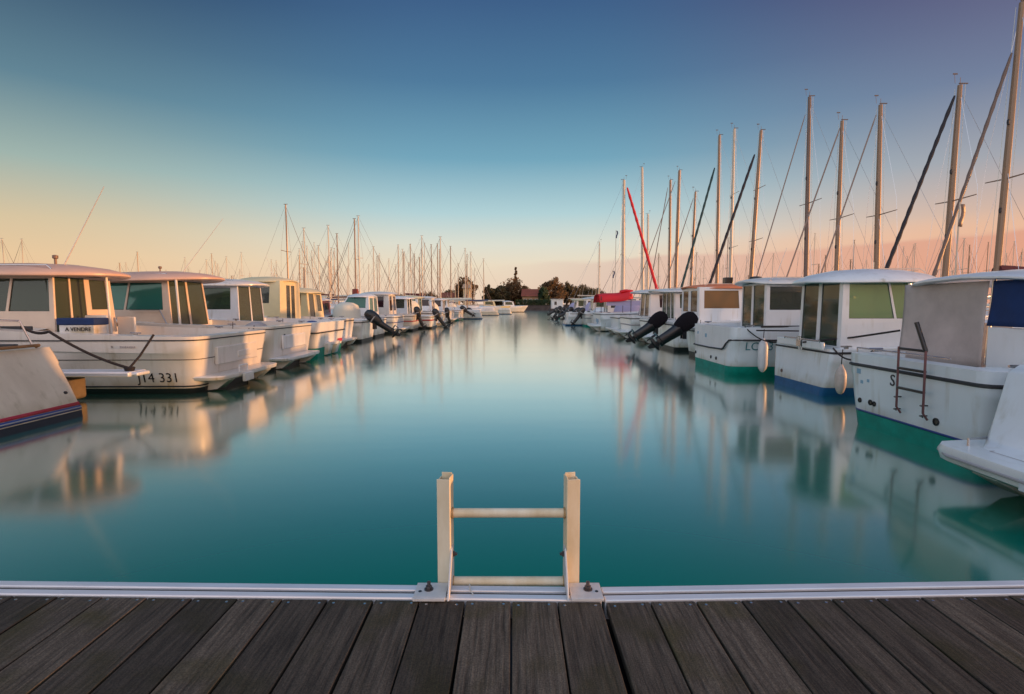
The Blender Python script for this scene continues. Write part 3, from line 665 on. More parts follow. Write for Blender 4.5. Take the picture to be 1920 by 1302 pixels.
# ---- right row ------------------------------------------------------------
# R0: big stern with bathing platform, lower right corner
R0, Sr0 = motorboat("motor_cruiser", 4.28, 1.9, 4.72, 1, "white motor cruiser stern with broad moulded bathing platform in the lower right corner", L=8.0, z0=1.06, z1=1.5, mh=GEL, cockpit=3.4, corner=.30, rake=-.10, floor=.6, mr=None)
platform(R0, -.64, 1.36, .36, th=.15)
b = MB(); rings = []
for x, yo, zt in ((-.40, 1.02, .36), (-.28, 1.10, .40), (-.16, 1.18, .62), (-.04, 1.22, .98), (.06, 1.22, 1.05)):
    rings.append([Vector((x, yo - .02 - .62, .30)), Vector((x, yo + .05, .30)), Vector((x, yo, zt)), Vector((x, yo - .5, zt + .01))])
b.loft(rings, cap=True); b.build("moulded_quarter", GEL, R0, smooth=50, bevel=.02)
b = MB(); b.box((-.28, .55, .352), (.16, .5, .012)); b.box((-.645, .35, .27), (.03, .13, .10)); b.build("platform_fitting", ALU, R0, bevel=.006)

b = MB(); b.tube([(.10, 1.39, .29), (-.35, 1.36, .29), (-.55, 1.27, .29), (-.655, 1.05, .29), (-.66, 0, .29)], .013, 6); b.build("platform_rub_strip", MARKG, R0)
parts("hatch_seam", MARKG, R0, [('box', (-.16, .62, .3685), (.005, .60, .003)), ('box', (-.42, .62, .3685), (.005, .60, .003)), ('box', (-.29, .92, .3685), (.26, .005, .003)), ('box', (-.29, .32, .3685), (.26, .005, .003))])
parts("grab_handle", STEEL, R0, [('tube', [(-.44, 1.10, .365), (-.44, 1.10, .42), (-.22, 1.16, .42), (-.22, 1.16, .37)], .011, 6)])
cleats(R0, Sr0, (.5, 1.4))
b = MB()
for sd in (1, -1): b.tube([(.25, sd * 1.28, 1.06), (.25, sd * 1.28, 1.42), (2.6, sd * 1.3, 1.46), (2.6, sd * 1.3, 1.1)], .013, 6)
b.build("guard_rail", STEEL, R0)
# R1: ladder boat with green bottom
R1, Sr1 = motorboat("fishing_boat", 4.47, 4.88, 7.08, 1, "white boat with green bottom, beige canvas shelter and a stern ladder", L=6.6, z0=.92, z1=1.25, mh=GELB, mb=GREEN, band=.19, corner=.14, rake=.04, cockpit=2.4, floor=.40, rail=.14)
hull_stripe(R1, Sr1, .192, .215, BLU, "boot_stripe")
# canvas shelter
SH = .62
b = MB(); n = 30
def canvas(y0_, y1_, x_, za, zb, m, nm, n=26, x1_=None):
    g = MB(); rows = []
    for j in range(9):
        v = j / 8; row = []
        for k in range(n + 1):
            u = k / n; y = y0_ + (y1_ - y0_) * u; xx = x_ + ((x1_ - x_) * u if x1_ is not None else 0)
            row.append(Vector((xx + .012 * math.sin(u * 9 + v * 3) + .02 * math.sin(math.pi * u) * math.sin(math.pi * v) + (.04 * v), y, za + (zb - za) * v)))
        rows.append(row)
    g.loft(rows, closed=False); return g.build(nm, m, R1, smooth=80, solid=.006)
canvas(1.02, -.22, SH, .86, 1.80, BEIGE, "canvas_screen")
canvas(-.26, -.98, SH, 1.32, 1.80, TARP, "blue_tarp")
parts("shelter_panel", GEL, R1, [('box', (SH + .03, -.62, 1.08), (.05, .70, .46)), ('box', (SH + .75, -1.0, 1.10), (1.4, .04, .42)), ('box', (SH + .75, 1.0, 1.10), (1.4, .04, .42))], bevel=.01)
b = MB(); n = 26; rows = []
for (xx, z) in ((SH + .04, 1.79), (SH + 1.5, 1.79)):
    rows.append([Vector((xx, -.99, z)), Vector((xx, -.99, 1.32))])
b.loft(rows, closed=False); b.build("blue_tarp", TARP, R1, solid=.006)
roof(R1, SH - .1, SH + 2.3, 1.06, 1.82, crown=.05, droop=.03, e=5)
parts("shelter_post", STEEL, R1, [('tube', [(SH + .03, yy, .9), (SH + .07, yy, 1.82)], .018, 8) for yy in (-.24, .98, -.98)])
parts("cockpit_seat", GELB, R1, [('box', (.42, .45, .60), (.4, .8, .36)), ('box', (.36, -.72, .66), (.38, .40, .50))], bevel=.04)
b = MB(); b.tube([(.10, 1.05, .98), (.10, -.45, .98)], .010, 6); b.tube([(.10, 1.05, .98), (.10, 1.05, .9)], .01, 6); b.build("grab_rail", STEEL, R1)
# stern ladder
lad = empty("boarding_ladder", (0, 0, 0)); lad.parent = R1
yA, yB = -.03, -.42
b = MB()
for yy in (yA, yB): b.tube([(-.08, yy, .33), (-.13, yy, .40), (-.14, yy, 1.08)], .012, 8)
b.build("side_tube", mat("ladder_red_tube", (.20, .085, .085), .4, metal=.3), lad)
for z in (.62, .84, 1.06):
    b = MB(); b.box((-.13, (yA + yB) / 2, z), (.04, yA - yB - .01, .026)); b.build("rung", BLACK, lad, bevel=.006)
parts("ladder_stay", BLACK, lad, [('tube', [(-.03, yy + .07, z), (-.11, yy + .07, z), (-.13, yy, z)], .008, 6) for z, yy in ((.50, yA), (.47, yB), (.36, yA), (.36, yB))])
parts("hand_grip", BLACK, lad, [('tube', [(-.14, yB, 1.06), (-.18, yB + .10, 1.36)], .022, 8)])
parts("exhaust_outlet", BLACK, R1, [('disc', Sr1, yy, z, r_) for yy, z, r_ in ((.77, .33, .032), (.57, .335, .036), (.50, .33, .032), (-.46, .32, .042))])
parts("square_decal", MARKB, R1, [('box', (-Sr1.rake * z - .003, yy, z), (.006, s_, s_ * .9)) for yy, z, s_ in ((.80, .70, .07), (.74, .57, .045), (.62, .60, .04))])
me = text_mesh("S", .19); me.materials.clear(); me.materials.append(MARK)
o = bpy.data.objects.new("stern_lettering", me); COL.objects.link(o); o.parent = R1; o.location = (-.032, .19, .66); o.rotation_euler = (math.pi / 2, 0, -math.pi / 2)
cleats(R1, Sr1, (.3, 2.6)); rails(R1, Sr1, 3.8, 6.2)

# R2: small blue bottomed transom with pilothouse
R2, Sr2 = motorboat("pilothouse_boat", 5.22, 8.75, 10.75, 1, "white boat with blue bottom, domed wheelhouse roof and green glass", L=6.6, z0=.80, z1=1.25, mh=GELB, mb=BLUEP, band=.15, corner=.08, rake=-.10, cockpit=1.6, floor=.35, rail=.06)
cabin(R2, .30, 2.60, .66, .78, 1.99, mg=GLG, mside=GLB, yc=-.15, side=((.06, .44, .44, .95), (.46, .93, .44, .95)), aft=((.06, .44, .05, .96), (.52, .92, .05, .96)), ra=.02, rf=.60, tw=.96, fw=.95)
roof(R2, -.08, 2.25, .88, 1.95, th=.07, crown=.13, droop=.07, e=2.4, yc=-.15)
b = MB(); b.tube([(1.0, -.5, 2.1), (1.1, -.5, 2.16), (1.8, -.5, 2.16), (1.9, -.5, 2.1)], .010, 6); b.tube([(1.4, .1, 2.1), (1.4, .1, 2.32)], .008, 6); b.build("roof_rail", STEEL, R2)
b = MB(); rings = [[Vector((x, y, z)) for x, y in superell(a, w_, 20, 4, 3.2, -.1)] for a, w_, z in ((1.75, .8, .85), (1.68, .76, 1.18), (1.5, .68, 1.24), (.2, .1, 1.28))]
tk = b.loft(rings, cap=True).build("coachroof", GELB, R2, smooth=50)
b = MB()
for xx in (2.35, 3.05): b.box((xx, -.895, 1.08), (.34, .02, .06))
b.build("porthole_strip", RUB, tk, bevel=.01)
b = MB(); b.box((-.02, .28, .86), (.05, .74, .13)); b.box((-.02, -.56, .85), (.05, .62, .13)); b.build("transom_coaming", GEL, R2, bevel=.012)
b = MB(); transom_disc(b, Sr2, .55, .27, .035); b.build("drain_outlet", MASTD, R2)
b = MB()
for k in range(7): b.box((.075, -.42 - .04 * k, .62 - .004 * k), (.006, .03, .018))
b.build("faded_stern_name", MARKG, R2)
b = MB()
for yy in (-.12, -.2): b.tube([(-.02, yy, .74), (-.05, yy, .98)], .02, 8)
b.box((-.02, -.16, .86), (.08, .14, .12)); b.tube([(-.05, .35, .94), (-.05, -.8, .94)], .010, 6); b.tube([(-.05, .35, .94), (0, .35, .82)], .01, 6); b.tube([(-.05, -.8, .94), (0, -.8, .82)], .01, 6)
b.build("motor_bracket", STEEL, R2)
cleats(R2, Sr2, (.35, 1.5)); rails(R2, Sr2, 2.6, 6.2)
fender(5.28, 8.50, .34, "peach coloured fender hanging off the blue bottomed boat's near quarter", FENDO, l=.38, r=.085, up=.3)

# R3 green bottom with step rail and LC 13
R3, Sr3 = motorboat("pilothouse_boat", 4.72, 11.35, 14.05, 1, "white wheelhouse boat with dark green bottom, stepped rail and teal LC 13 lettering", L=6.8, z0=1.05, z1=1.4, mh=GELB, mb=GREEN, band=.20, corner=.2, rake=-.02, cockpit=2.0, mr=None)
b = MB(); x3 = .48; Yn = lambda x, z: -(Sr3.side_y(x, z) + .012)
b.tube([(6.0, Yn(6.0, .86), .92), (3.0, Yn(3, .86), .80), (1.0, Yn(1, .80), .78), (.3, Yn(.3, .78), .78), (.10, Yn(.1, .78) + .05, .78), (.0, Yn(0, .7) + .16, .77), (-.02, -1.02, .70), (-.02, -.86, .58), (-.02, -.76, .55), (-.02, 0, .53), (-.02, 1.04, .53), (.1, 1.24, .54), (.3, 1.32, .6), (1.0, 1.34, .78), (3, 1.36, .8)], .020, 6)
b.build("rub_rail", RUB, R3)
b = MB(); b.box((2.2, Yn(2, 1.05) + .05, 1.075), (3.2, .05, .045)); b.build("gunwale_cap", RUB, R3, bevel=.01)
cabin(R3, .85, 2.2, .64, 1.0, 2.02, mg=GLG, mside=GLC, yc=-.35, side=((.06, .94, .42, .92),), aft=((.05, .42, .02, .96), (.50, .92, .02, .96)), ra=.0, rf=.10, tw=.97, fw=.98)
roof(R3, .55, 2.35, .78, 2.03, m=GELW, crown=.06, droop=.02, e=3.5, yc=-.35)
b = MB(); b.lathe([(.13, 0), (.14, .03), (.13, .06), (.05, .075)], c=(1.0, -.1, 2.13)); b.build("radar_dome", RUB, R3)
b = MB(); rings = [[Vector((x, y, z)) for x, y in superell(a, w_, 20, 3, 2.35, -.62)] for a, w_, z in ((.85, .40, 1.05), (.82, .38, 1.36), (.7, .32, 1.44), (.2, .1, 1.46))]
b.loft(rings, cap=True).build("seat_locker", GEL, R3, smooth=50)
put_text(R3, Sr3, "LC", .44, .64, -1, .25, MARKT); put_text(R3, Sr3, "13", .78, .64, -1, .25, MARKT)
parts("exhaust_outlet", BLACK, R3, [('disc', Sr3, yy, z, .04) for yy, z in ((.95, .33), (-.1, .31), (-.42, .31))])
parts("square_decal", MARKB, R3, [('box', (.012, yy, z), (.014, s_, s_)) for yy, z, s_ in ((.3, .80, .09), (.85, .84, .06))])
cleats(R3, Sr3, (.4, 2.2)); rails(R3, Sr3, 3.6, 6.4)
fender(5.29, 11.20, .47, "long white fender between the teal letters on the near side of a green bottomed boat", FEND, l=.62, r=.10, up=.25)

R4, Sr4 = motorboat("open_boat", 5.45, 14.5, 16.6, 1, "open white boat with the nearer large black canvas covered outboard", L=5.4, z0=.85, z1=1.15, mh=GELB, cockpit=3.4, corner=.12)
outboard(R4, -.55, .1, .86, tilt=54, scale=1.14, cover=COVER)
b = MB(); rings = [[Vector((x, y, z)) for x, y in superell(a, w_, 18, 3, 2.4, 0)] for a, w_, z in ((.5, .5, .42), (.5, .5, 1.15), (.3, .35, 1.5))]
b.loft(rings, cap=True).build("console", GEL, R4, smooth=50)
R5, Sr5 = motorboat("cabin_boat", 5.4, 17.4, 19.8, 1, "white boat with amber reflecting window and salmon canopy, black outboard raised over the water", L=6.0, z0=.95, z1=1.3, mh=GEL, cockpit=2.2)
outboard(R5, -.55, -.1, .84, tilt=54, scale=1.14, cover=COVER)
cabin(R5, .75, 2.3, .9, .95, 2.12, mw=GELB, mg=GLO, yc=-.1, side=((.12, .92, .40, .90),), aft=((.1, .4, .3, .9), (.55, .9, .3, .9)), rf=.1, ra=0, tw=.98)
roof(R5, .6, 2.9, .98, 2.12, m=ORANGE, crown=.05, droop=.04, e=4)
b = MB(); b.tube([(2.5, -.9, 2.1), (2.75, -1.0, 1.3), (2.8, -1.0, 1.0)], .02, 6); b.tube([(2.75, -1.0, 1.45), (3.3, -1.0, 1.7), (2.4, -1., 2.0)], .018, 6); b.build("folding_frame", ORANGE, R5)
R6, Sr6 = motorboat("cabin_boat", 5.5, 20.4, 22.8, 1, "white cabin boat with pale slab roof and yellow green window beside the dark outboards", L=6.2, z0=.95, z1=1.3, mh=GELB, cockpit=2.2)
cabin(R6, .8, 2.4, .9, .95, 2.08, mg=GLG, side=((.15, .9, .40, .88),), aft=((.06, .35, .05, .93), (.4, .68, .05, .93), (.75, .94, .05, .93)), rf=.2, ra=0)
roof(R6, .1, 2.5, 1.05, 2.07, m=GELW, crown=.05, droop=.03, e=4)
platform(R6, -.4, 1.0, .32)
R7, Sr7 = motorboat("cabin_boat", 5.35, 23.6, 26.2, 1, "white cabin boat with a slanting sunlit roof over a dark trapezoid window", L=6.2, z0=1.0, z1=1.3, mh=GEL, cockpit=2.2)
cabin(R7, .8, 2.3, .95, .95, 2.10, mg=GLD, side=((.35, .92, .40, .88),), aft=((.1, .45, .05, .93), (.55, .9, .05, .93)), rf=.3)
roof(R7, .2, 2.4, 1.08, 2.10, m=GELW, crown=.07, droop=.05); platform(R7, -.5, 1.1, .34)
R8, Sr8 = motorboat("cabin_boat", 5.1, 30.2, 33.2, 1, "broad white sterned boat under a bright red canopy in the right row", L=6.8, z0=1.05, z1=1.35, mh=GELB, cockpit=3.2, band=.06)
platform(R8, -.5, 1.25, .34)
b = MB(); rows = []
for j in range(9):
    v = j / 8; rows.append([Vector((-.1 + 1.9 * v, -1.2 + 2.4 * k / 10, 1.98 + .16 * math.sin(math.pi * k / 10) + .22 * v ** 1.5 + .03 * math.sin(7 * v) - (.34 if k in (0, 10) else 0))) for k in range(11)])
b.loft(rows, closed=False); b.build("red_canopy", REDC, R8, smooth=60, solid=.012)
b = MB(); b.loft([[Vector((x, -.5 + .9 * math.cos(t) * .3, z + .11 * math.sin(t))) for t in (2 * math.pi * k / 10 for k in range(10))] for x, z in ((1.2, 2.26), (1.5, 2.32), (1.9, 2.28))], cap=True); b.build("rolled_red_cover", REDC, R8, smooth=60)
parts("canopy_post", RUB, R8, [('tube', [(xx, yy, 1.0), (xx, yy, 2.0 + .12 * xx)], .018, 6) for xx in (.0, 1.7) for yy in (-1.12, 1.12)])
b = MB(); b.box((1.6, -1.1, 1.62), (2.6, .02, .28)); b.build("clear_side_screen", LILAC, R8)
b = MB()
for k, (yy, z, s_) in enumerate(((-.2, .55, .4), (.1, .62, .28), (-.5, .6, .22))): b.box((-.07 - .004 * k, yy, z), (.01, s_, s_ * .7))
b.build("square_decal", MARKB, R8)

for rt_, S_ in ((L4, S4), (L5, S5), (L6, S6), (L7, S7), (L8, S8), (R5, Sr5), (R6, Sr6), (R7, Sr7), (R8, Sr8)): rails(rt_, S_, 3.6, S_.L * .94, h=.40); cleats(rt_, S_, (.4,))
for rt_, x_, z_, t_ in ((L4, 2.4, 2.5, 3.3), (L7, 2.0, 2.1, 3.0), (L8, 2.2, 2.25, 3.1), (R6, 1.6, 2.2, 3.1), (R7, 1.4, 2.2, 2.9), (R3, 1.6, 2.15, 2.9)): whip(rt_, x_, .2, z_, Vector((x_ + .25, .2, t_)), r=.009)
hull_stripe(L7, S7, .58, .62, BLU, "hull_stripe"); hull_stripe(L8, S8, .55, .60, RED, "hull_stripe"); hull_stripe(R6, Sr6, .55, .58, NAVY, "hull_stripe"); hull_stripe(R7, Sr7, .60, .66, MARKG, "hull_stripe")
for rt_, x0_, x1_, y_, z_ in ((L1, 2.6, 4.6, .95, 2.17), (L2, 2.3, 4.3, 1.05, 2.19), (L3, 2.4, 4.2, .95, 2.20), (R3, .9, 2.0, -.95, 2.07), (R5, 1.0, 2.4, -.8, 2.16), (R6, .6, 2.1, -.8, 2.13)):
    parts("roof_grab_rail", STEEL, rt_, [('tube', [(x0_, y_, z_), (x0_ + .08, y_, z_ + .07), (x1_ - .08, y_, z_ + .07), (x1_, y_, z_)], .010, 6)])
for rt_, x_, y_, z_, nm_, m_ in ((L2, .7, .3, .98, "canvas_bundle", MARKG), (L3, .6, -.2, .9, "bucket", BLU), (R2, 3.9, -.2, 1.2, "canvas_bundle", BEIGE), (R6, .6, .3, .9, "canvas_bundle", MAROON), (R4, 1.1, .1, .75, "fish_box", GREYT)):
    b = MB(); b.loft([[Vector((x, y, z)) for x, y in superell(a, c, 14, 2.4, x_, y_)] for a, c, z in ((.20, .26, z_ - .5), (.24, .30, z_ - .1), (.22, .27, z_ + .06), (.10, .14, z_ + .13), (.02, .02, z_ + .14))], cap=True); b.build(nm_, m_, rt_, smooth=60)
# ---- generic boats farther down both rows ---------------------------------
ordn = ["ninth", "tenth", "eleventh", "twelfth", "thirteenth", "fourteenth", "fifteenth", "sixteenth", "seventeenth", "eighteenth", "nineteenth", "twentieth"]
def generic(i, side, y, lab):
    rnd = random.Random(i * 13 + (5 if side > 0 else 0)); B = rnd.uniform(2.2, 2.6)
    X = (-5.5 + .012 * (y - 30)) if side < 0 else 5.3
    mh = rnd.choice([GEL, GELB, GELW]); z0 = rnd.uniform(.82, 1.02)
    kind = (i + (side > 0)) % 4
    rt, S = motorboat("motorboat", X + rnd.uniform(-.35, .35), y, y + B, side, lab, L=rnd.uniform(5.2, 6.6), z0=z0, z1=z0 + .33, mh=mh, mb=rnd.choice([BLACKP, BLUEP, BLACKP, GREEN]), cockpit=2.2)
    if kind in (0, 2):
        cabin(rt, 1.5, 3.4, .9, z0, z0 + rnd.uniform(.95, 1.2), mw=mh, mg=rnd.choice([GLG, GLD, GLC, GLT]), side=((.12, .85, .4, .9),), aft=((.1, .42, .1, .9), (.55, .9, .1, .9)), rf=rnd.uniform(.3, .7), gask=False)
        roof(rt, 1.2, 3.1, 1.0, z0 + 1.1, m=rnd.choice([GEL, GELW, YEL]))
    elif kind == 1:
        b = MB(); rings = [[Vector((x, y_, z)) for x, y_ in superell(a, w_, 18, 2.6, 2.4, 0)] for a, w_, z in ((1.2, .9, z0), (1.05, .85, z0 + .5), (.8, .7, z0 + .78), (.1, .1, z0 + .9))]
        b.loft(rings, cap=True).build("spray_hood", rnd.choice([NAVY, LILAC, PALEC]), rt, smooth=60)
    else:
        b = MB(); b.loft([[Vector((x, y_, z)) for x, y_ in superell(a, w_, 16, 3, 2.6, 0)] for a, w_, z in ((.6, .6, z0 - .4), (.55, .5, z0 + .45))], cap=True).build("console", mh, rt)
        b = MB(); [b.tube([(.9, sd * .9, z0), (1.1, sd * .85, z0 + .95), (1.2, 0, z0 + 1.0)], .03, 6) for sd in (1, -1)]; b.build("roll_bar", STEEL, rt)
    rails(rt, S, 2.6 if kind != 1 else 3.2, S.L * .94, h=.38)
    if rnd.random() < .6: hull_stripe(rt, S, z0 * .62, z0 * .62 + rnd.choice([.03, .07]), rnd.choice([BLU, RED, NAVY, MARKG]), "hull_stripe")
    if rnd.random() < .5:
        b = MB(); b.box((rnd.uniform(.5, 1.2), rnd.uniform(-.5, .5), .62), (.5, .5, .4)); b.build("deck_box", rnd.choice([GEL, NAVY, BEIGE]), rt, bevel=.03)
    if rnd.random() < .5: whip(rt, 2.2, .3, z0 + 1.1, Vector((2.4, .3, z0 + rnd.uniform(1.9, 2.9))), r=.010)
    if rnd.random() < .5: outboard(rt, -.32, 0, z0 - .08, tilt=rnd.choice([15, 35, 55, 60]), scale=rnd.uniform(1.0, 1.3), m=BLACK)
    else: platform(rt, -.4, B * .4, .3)
    return rt
y = 33.6
for i in range(10):
    generic(i, -1, y, "distant motorboat, %s along the left row counting from the nearest stern" % ordn[i]); y += random.uniform(2.75, 3.2)
generic(40, 1, 27.2, "white motorboat directly nearer than the red canopied boat in the right row")
y = 33.9
for i in range(10):
    generic(i, 1, y, "distant motorboat, %s along the right row counting from the nearest stern" % ordn[i]); y += random.uniform(2.8, 3.3)

for (x_, y_, z_, lab, m_) in ((-6.3, 12.02, .62, "white fender on the near quarter of the second left cabin boat", FEND), (-6.5, 15.12, .62, "white fender on the near quarter of the green banded left boat", FEND), (-6.95, 18.36, .60, "navy fender beside the yellow lit pilothouse boat", NAVY),
        (-7.1, 21.3, .55, "white fender on the small cabin boat with the curved yellow frame", FEND), (6.6, 11.2, .55, "navy fender on the near side behind the LC 13 lettering", NAVY), (6.0, 14.38, .5, "navy fender on the open boat with the nearer black outboard", NAVY),
        (6.1, 17.28, .52, "white fender on the boat with the amber reflecting window", FEND), (6.2, 20.28, .52, "white fender on the pale slab roofed boat", FEND)):
    fender(x_, y_, z_, lab, m_, l=.46, r=.09, up=.3)
# finger pontoon between the cream yacht and boat 14 331
cw = empty("finger_pontoon", (-6.95, 8.42, 0)); tag(cw, "narrow grey finger pontoon between the cream yacht and boat 14 331", "pontoon")
b = MB(); b.box((-1.2, 0, .46), (4.4, .42, .08)); b.box((1.03, 0, .46), (.14, .30, .06)); b.build("walkway", ALU, cw, bevel=.02)
b = MB(); b.box((-1.75, 0, .22), (3.6, .34, .36)); b.build("float", mat("stained_float", (.22, .16, .10), .8, noise=.5, nscale=3), cw, bevel=.05)
# main pontoons behind both rows
for sx, side_w in ((-13.6, "left"), (13.2, "right")):
    e = empty("pontoon_walkway", (sx, 34, 0)); tag(e, "long wooden pontoon behind the bows of the %s row of motorboats" % side_w, "pontoon")
    b = MB(); b.box((0, 0, .50), (1.8, 66, .10)); b.build("walkway", DECKW, e); b = MB()
    for k in range(16): b.box((0, -31 + k * 4.1, .2), (1.5, 2.4, .5))
    b.build("float", STONE, e, bevel=.05)
def rope(name, pts, r, label, m=ROPE, sag=.0):
    P = [Vector(p) for p in pts]; path = []
    for a, c in zip(P, P[1:]):
        for k in range(10):
            t = k / 10; q = a.lerp(c, t); q.z -= sag * 4 * t * (1 - t); path.append(q)
    path.append(P[-1]); b = MB(); b.tube(path, r, 8); o = b.build(name, m, None, smooth=60); return tag(o, label, "rope")
rope("mooring_rope", [D(40, 612, 8.3), D(92, 622, 8.3), D(240, 690, 8.35)], .022, "dark mooring rope sagging from the cream yacht to the finger pontoon", sag=.06)
rope("mooring_rope", [D(288, 628, 8.85), D(262, 668, 8.6), D(243, 690, 8.4)], .018, "dark mooring rope from boat 14 331's gunwale down to the finger pontoon")
b = MB(); c_ = D(243, 694, 8.38)
for k in range(3): b.tube([c_ + Vector((.06 * math.cos(t) * (1 + .1 * k), .05 * math.sin(t), .018 * k)) for t in (2 * math.pi * j / 10 for j in range(11))], .014, 6, cap=False)
tag(b.build("rope_coil", ROPE), "small knotted coil of dark rope at the outer end of the finger pontoon", "rope")
rope("mooring_rope", [D(1418, 620, 11.1), D(1500, 621, 11.0), D(1497, 645, 10.2)], .014, "dark mooring rope beside the teal lettering of the green bottomed boat")
rope("mooring_rope", [D(1505, 642, 9.4), D(1600, 633, 8.9), D(1688, 620, 8.6)], .016, "taut mooring rope above the blue bottomed boat's gunwale, slanting up to its bow")

for a_, b_, lab in (((-5.75, 11.65, 1.02), (-5.9, 12.2, 1.06), "slack dark rope tying boat 14 331 to the salmon lit boat beside it"), ((-5.95, 14.75, 1.05), (-6.1, 15.3, 1.04), "slack dark rope between the salmon lit boat and the green banded boat"),
                    ((5.0, 11.45, 1.07), (5.5, 10.65, .84), "slack dark rope between the LC 13 boat and the blue bottomed boat"), ((5.35, 8.85, .82), (4.75, 6.98, .95), "dark rope from the blue bottomed boat to the ladder boat"), ((5.0, 13.9, 1.06), (5.7, 14.6, .88), "slack dark rope between the LC 13 boat and the open boat")):
    rope("mooring_rope", [a_, b_], .013, lab, sag=.16)
# ------------------------------------------------------------------ sailing boats
def sail_hull(root, L=8.0, B=2.6, m=GEL, z0=.95, stern=-3.6):
    S = Shape(L=L, B=B, z0=z0, z1=z0 + .25, band=.1, rake=-.3, corner=.1)
    e = root; rings = []
    boat_shell(root, S, m, BLUEP, RUB, m, 2.2, .5)
    b = MB(); rings = [[Vector((x, y, z)) for x, y in superell(a, w_, 20, 3, 4.0, 0)] for a, w_, z in ((1.8, .8, z0 + .05), (1.7, .75, z0 + .28), (1.5, .65, z0 + .36), (.2, .1, z0 + .40))]
    b.loft(rings, cap=True).build("coachroof", m, root, smooth=50)
    return S
def shift(root, dx):
    for c in root.children:
        if c.type == 'MESH':
            for v in c.data.vertices: v.co.x += dx
MAST_X = 4.4
def big_sailboat(base, top, Y, label, stay=None, stay_r=.02, stay_m=None, spread=(), m=MASTM, r=.075, bow=-1, boom=True, boom_m=None, boat=GEL, backstay=True, spr_tilt=.06):
    """mast foot and head are given as points; the boat lies under it, bow to -X or +X."""
    B = D(base[0], base[1], Y); T = D(top[0], top[1], Y)
    dirn = (T - B).normalized(); foot = B - dirn * ((B.z - 1.2) / dirn.z)
    root = empty("sailing_boat", (foot.x, foot.y, 0), math.pi if bow < 0 else 0); tag(root, label, "sailing boat", "large sailing boats whose masts rise above the right row")
    sg = -1 if bow < 0 else 1
    loc = lambda p: Vector((sg * (p.x - foot.x), sg * (p.y - foot.y), p.z))
    e = root; S = sail_hull(root, m=boat)
    shift(root, -MAST_X)
    f, t = loc(foot), loc(T)
    b = MB(); b.tube([f, f.lerp(t, .5), t], [r, r, r * .72], 10); mast = b.build("mast", m, root)
    b = MB(); b.tube([t, t + Vector((0, 0, .22))], .008, 5); b.box(t + Vector((-.10, 0, .05)), (.26, .03, .03)); b.tube([t + Vector((.15, 0, .05)), t + Vector((.18, 0, .3))], .006, 5); b.box(t + Vector((.16, 0, .32)), (.14, .01, .04)); b.build("wind_vane", MASTD, mast)
    b = MB()
    for (py, hw) in spread:
        p = loc(D(base[0] + (top[0] - base[0]) * (base[1] - py) / (base[1] - top[1]), py, Y))
        p.y = 0 + (p.y if abs(p.y) < .2 else 0)
        for sd in (1, -1): MB().tube([p, p + Vector((-.12, sd * hw, spr_tilt))], [.022, .014], 6).build("spreader", m, mast)
    for hf in (.34, .62): MB().lathe([(.01, 0), (.03, .02), (.035, .08), (.03, .13), (.01, .15)], c=f.lerp(t, hf) + Vector((.10, .04, 0)), n=8).build("mast_light", RUB, mast)
    hl = MB(); hl.tube([t + Vector((-.13, .04, 0)), f + Vector((-.16, .05, .9))], .007, 4); hl.tube([t + Vector((.10, -.05, -.1)), f + Vector((.17, -.06, .6))], .007, 4); hl.build("halyards", PALEC, mast)
    rg = MB(); tp = t - Vector((0, 0, .15))
    for sd in (1, -1):
        mid = f.lerp(t, .55) + Vector((-.12, sd * .75, 0)); ch = Vector((f.x - .1, sd * 1.1, 1.0))
        rg.tube([tp, mid, ch], .006, 4); rg.tube([f.lerp(t, .5), ch + Vector((.25, 0, 0))], .006, 4)
    rg.tube([tp, Vector((-MAST_X + .3, 0, 1.0))], .006, 4) if backstay else None
    rg.build("rigging_wires", STEEL, root)
    if stay:
        p0 = D(stay[0][0], stay[0][1], Y); p1 = D(stay[1][0], stay[1][1], Y); d = (p1 - p0); p2 = p0 + d * ((p0.z - 1.15) / -d.z)
        b = MB(); nn = 60; b.tube([loc(p0.lerp(p2, k / nn)) for k in range(nn + 1)], [stay_r * min(1.12, .45 + 9 * k / nn if k < 4 else .88 + .22 * k / nn) * (1 + (.13 * math.sin(k * 1.7) if stay_r > .04 else 0)) for k in range(nn + 1)], 8); b.build("furled_foresail" if stay_r > .03 else "forestay", stay_m or MASTD, root)
    if boom:
        b = MB(); b.tube([f + Vector((-.05, 0, .95)), f + Vector((-3.4, 0, 1.0))], .05, 8); bm = b.build("boom", m, root)
        if boom_m:
            b = MB(); b.tube([f + Vector((-.02, 0, 1.25)), f + Vector((-.5, 0, 1.2)), f + Vector((-2, 0, 1.12)), f + Vector((-3.3, 0, 1.06))], [.17, .19, .15, .08], 10); b.build("sail_cover", boom_m, bm)
    return root
BLK = mat("dark_sail_cover", (.035, .03, .035), .8); TEALS = mat("dark_teal_cover", (.03, .07, .07), .8)
WARMS = mat("weathered_furl", (.34, .24, .19), .8)
big_sailboat((1868, 520), (1916, 5), 14.6, "big sailing boat at the photo's right edge with a maroon covered boom", ((1897, 100), (1750, 520)), .045, MASTD, ((336, .75),), r=.08, boom_m=MAROON, bow=-1)
big_sailboat((1772, 520), (1800, 160), 16.4, "tall masted sailing boat with a thick dark slanting foresail roll, second mast from the right", ((1790, 180), (1656, 520)), .055, BLK, ((378, .75),), r=.085)
big_sailboat((1643, 515), (1651, 197), 19.6, "sailing boat with a thick brown mast directly above the domed green glass wheelhouse", ((1643, 215), (1565, 440)), .026, WARMS, ((404, .8),), r=.09)
big_sailboat((1568, 515), (1579, 227), 22.0, "sailing boat whose mast stands left of the thick brown one, short spreaders halfway", ((1575, 240), (1475, 520)), .030, WARMS, ((410, .8),), r=.085)
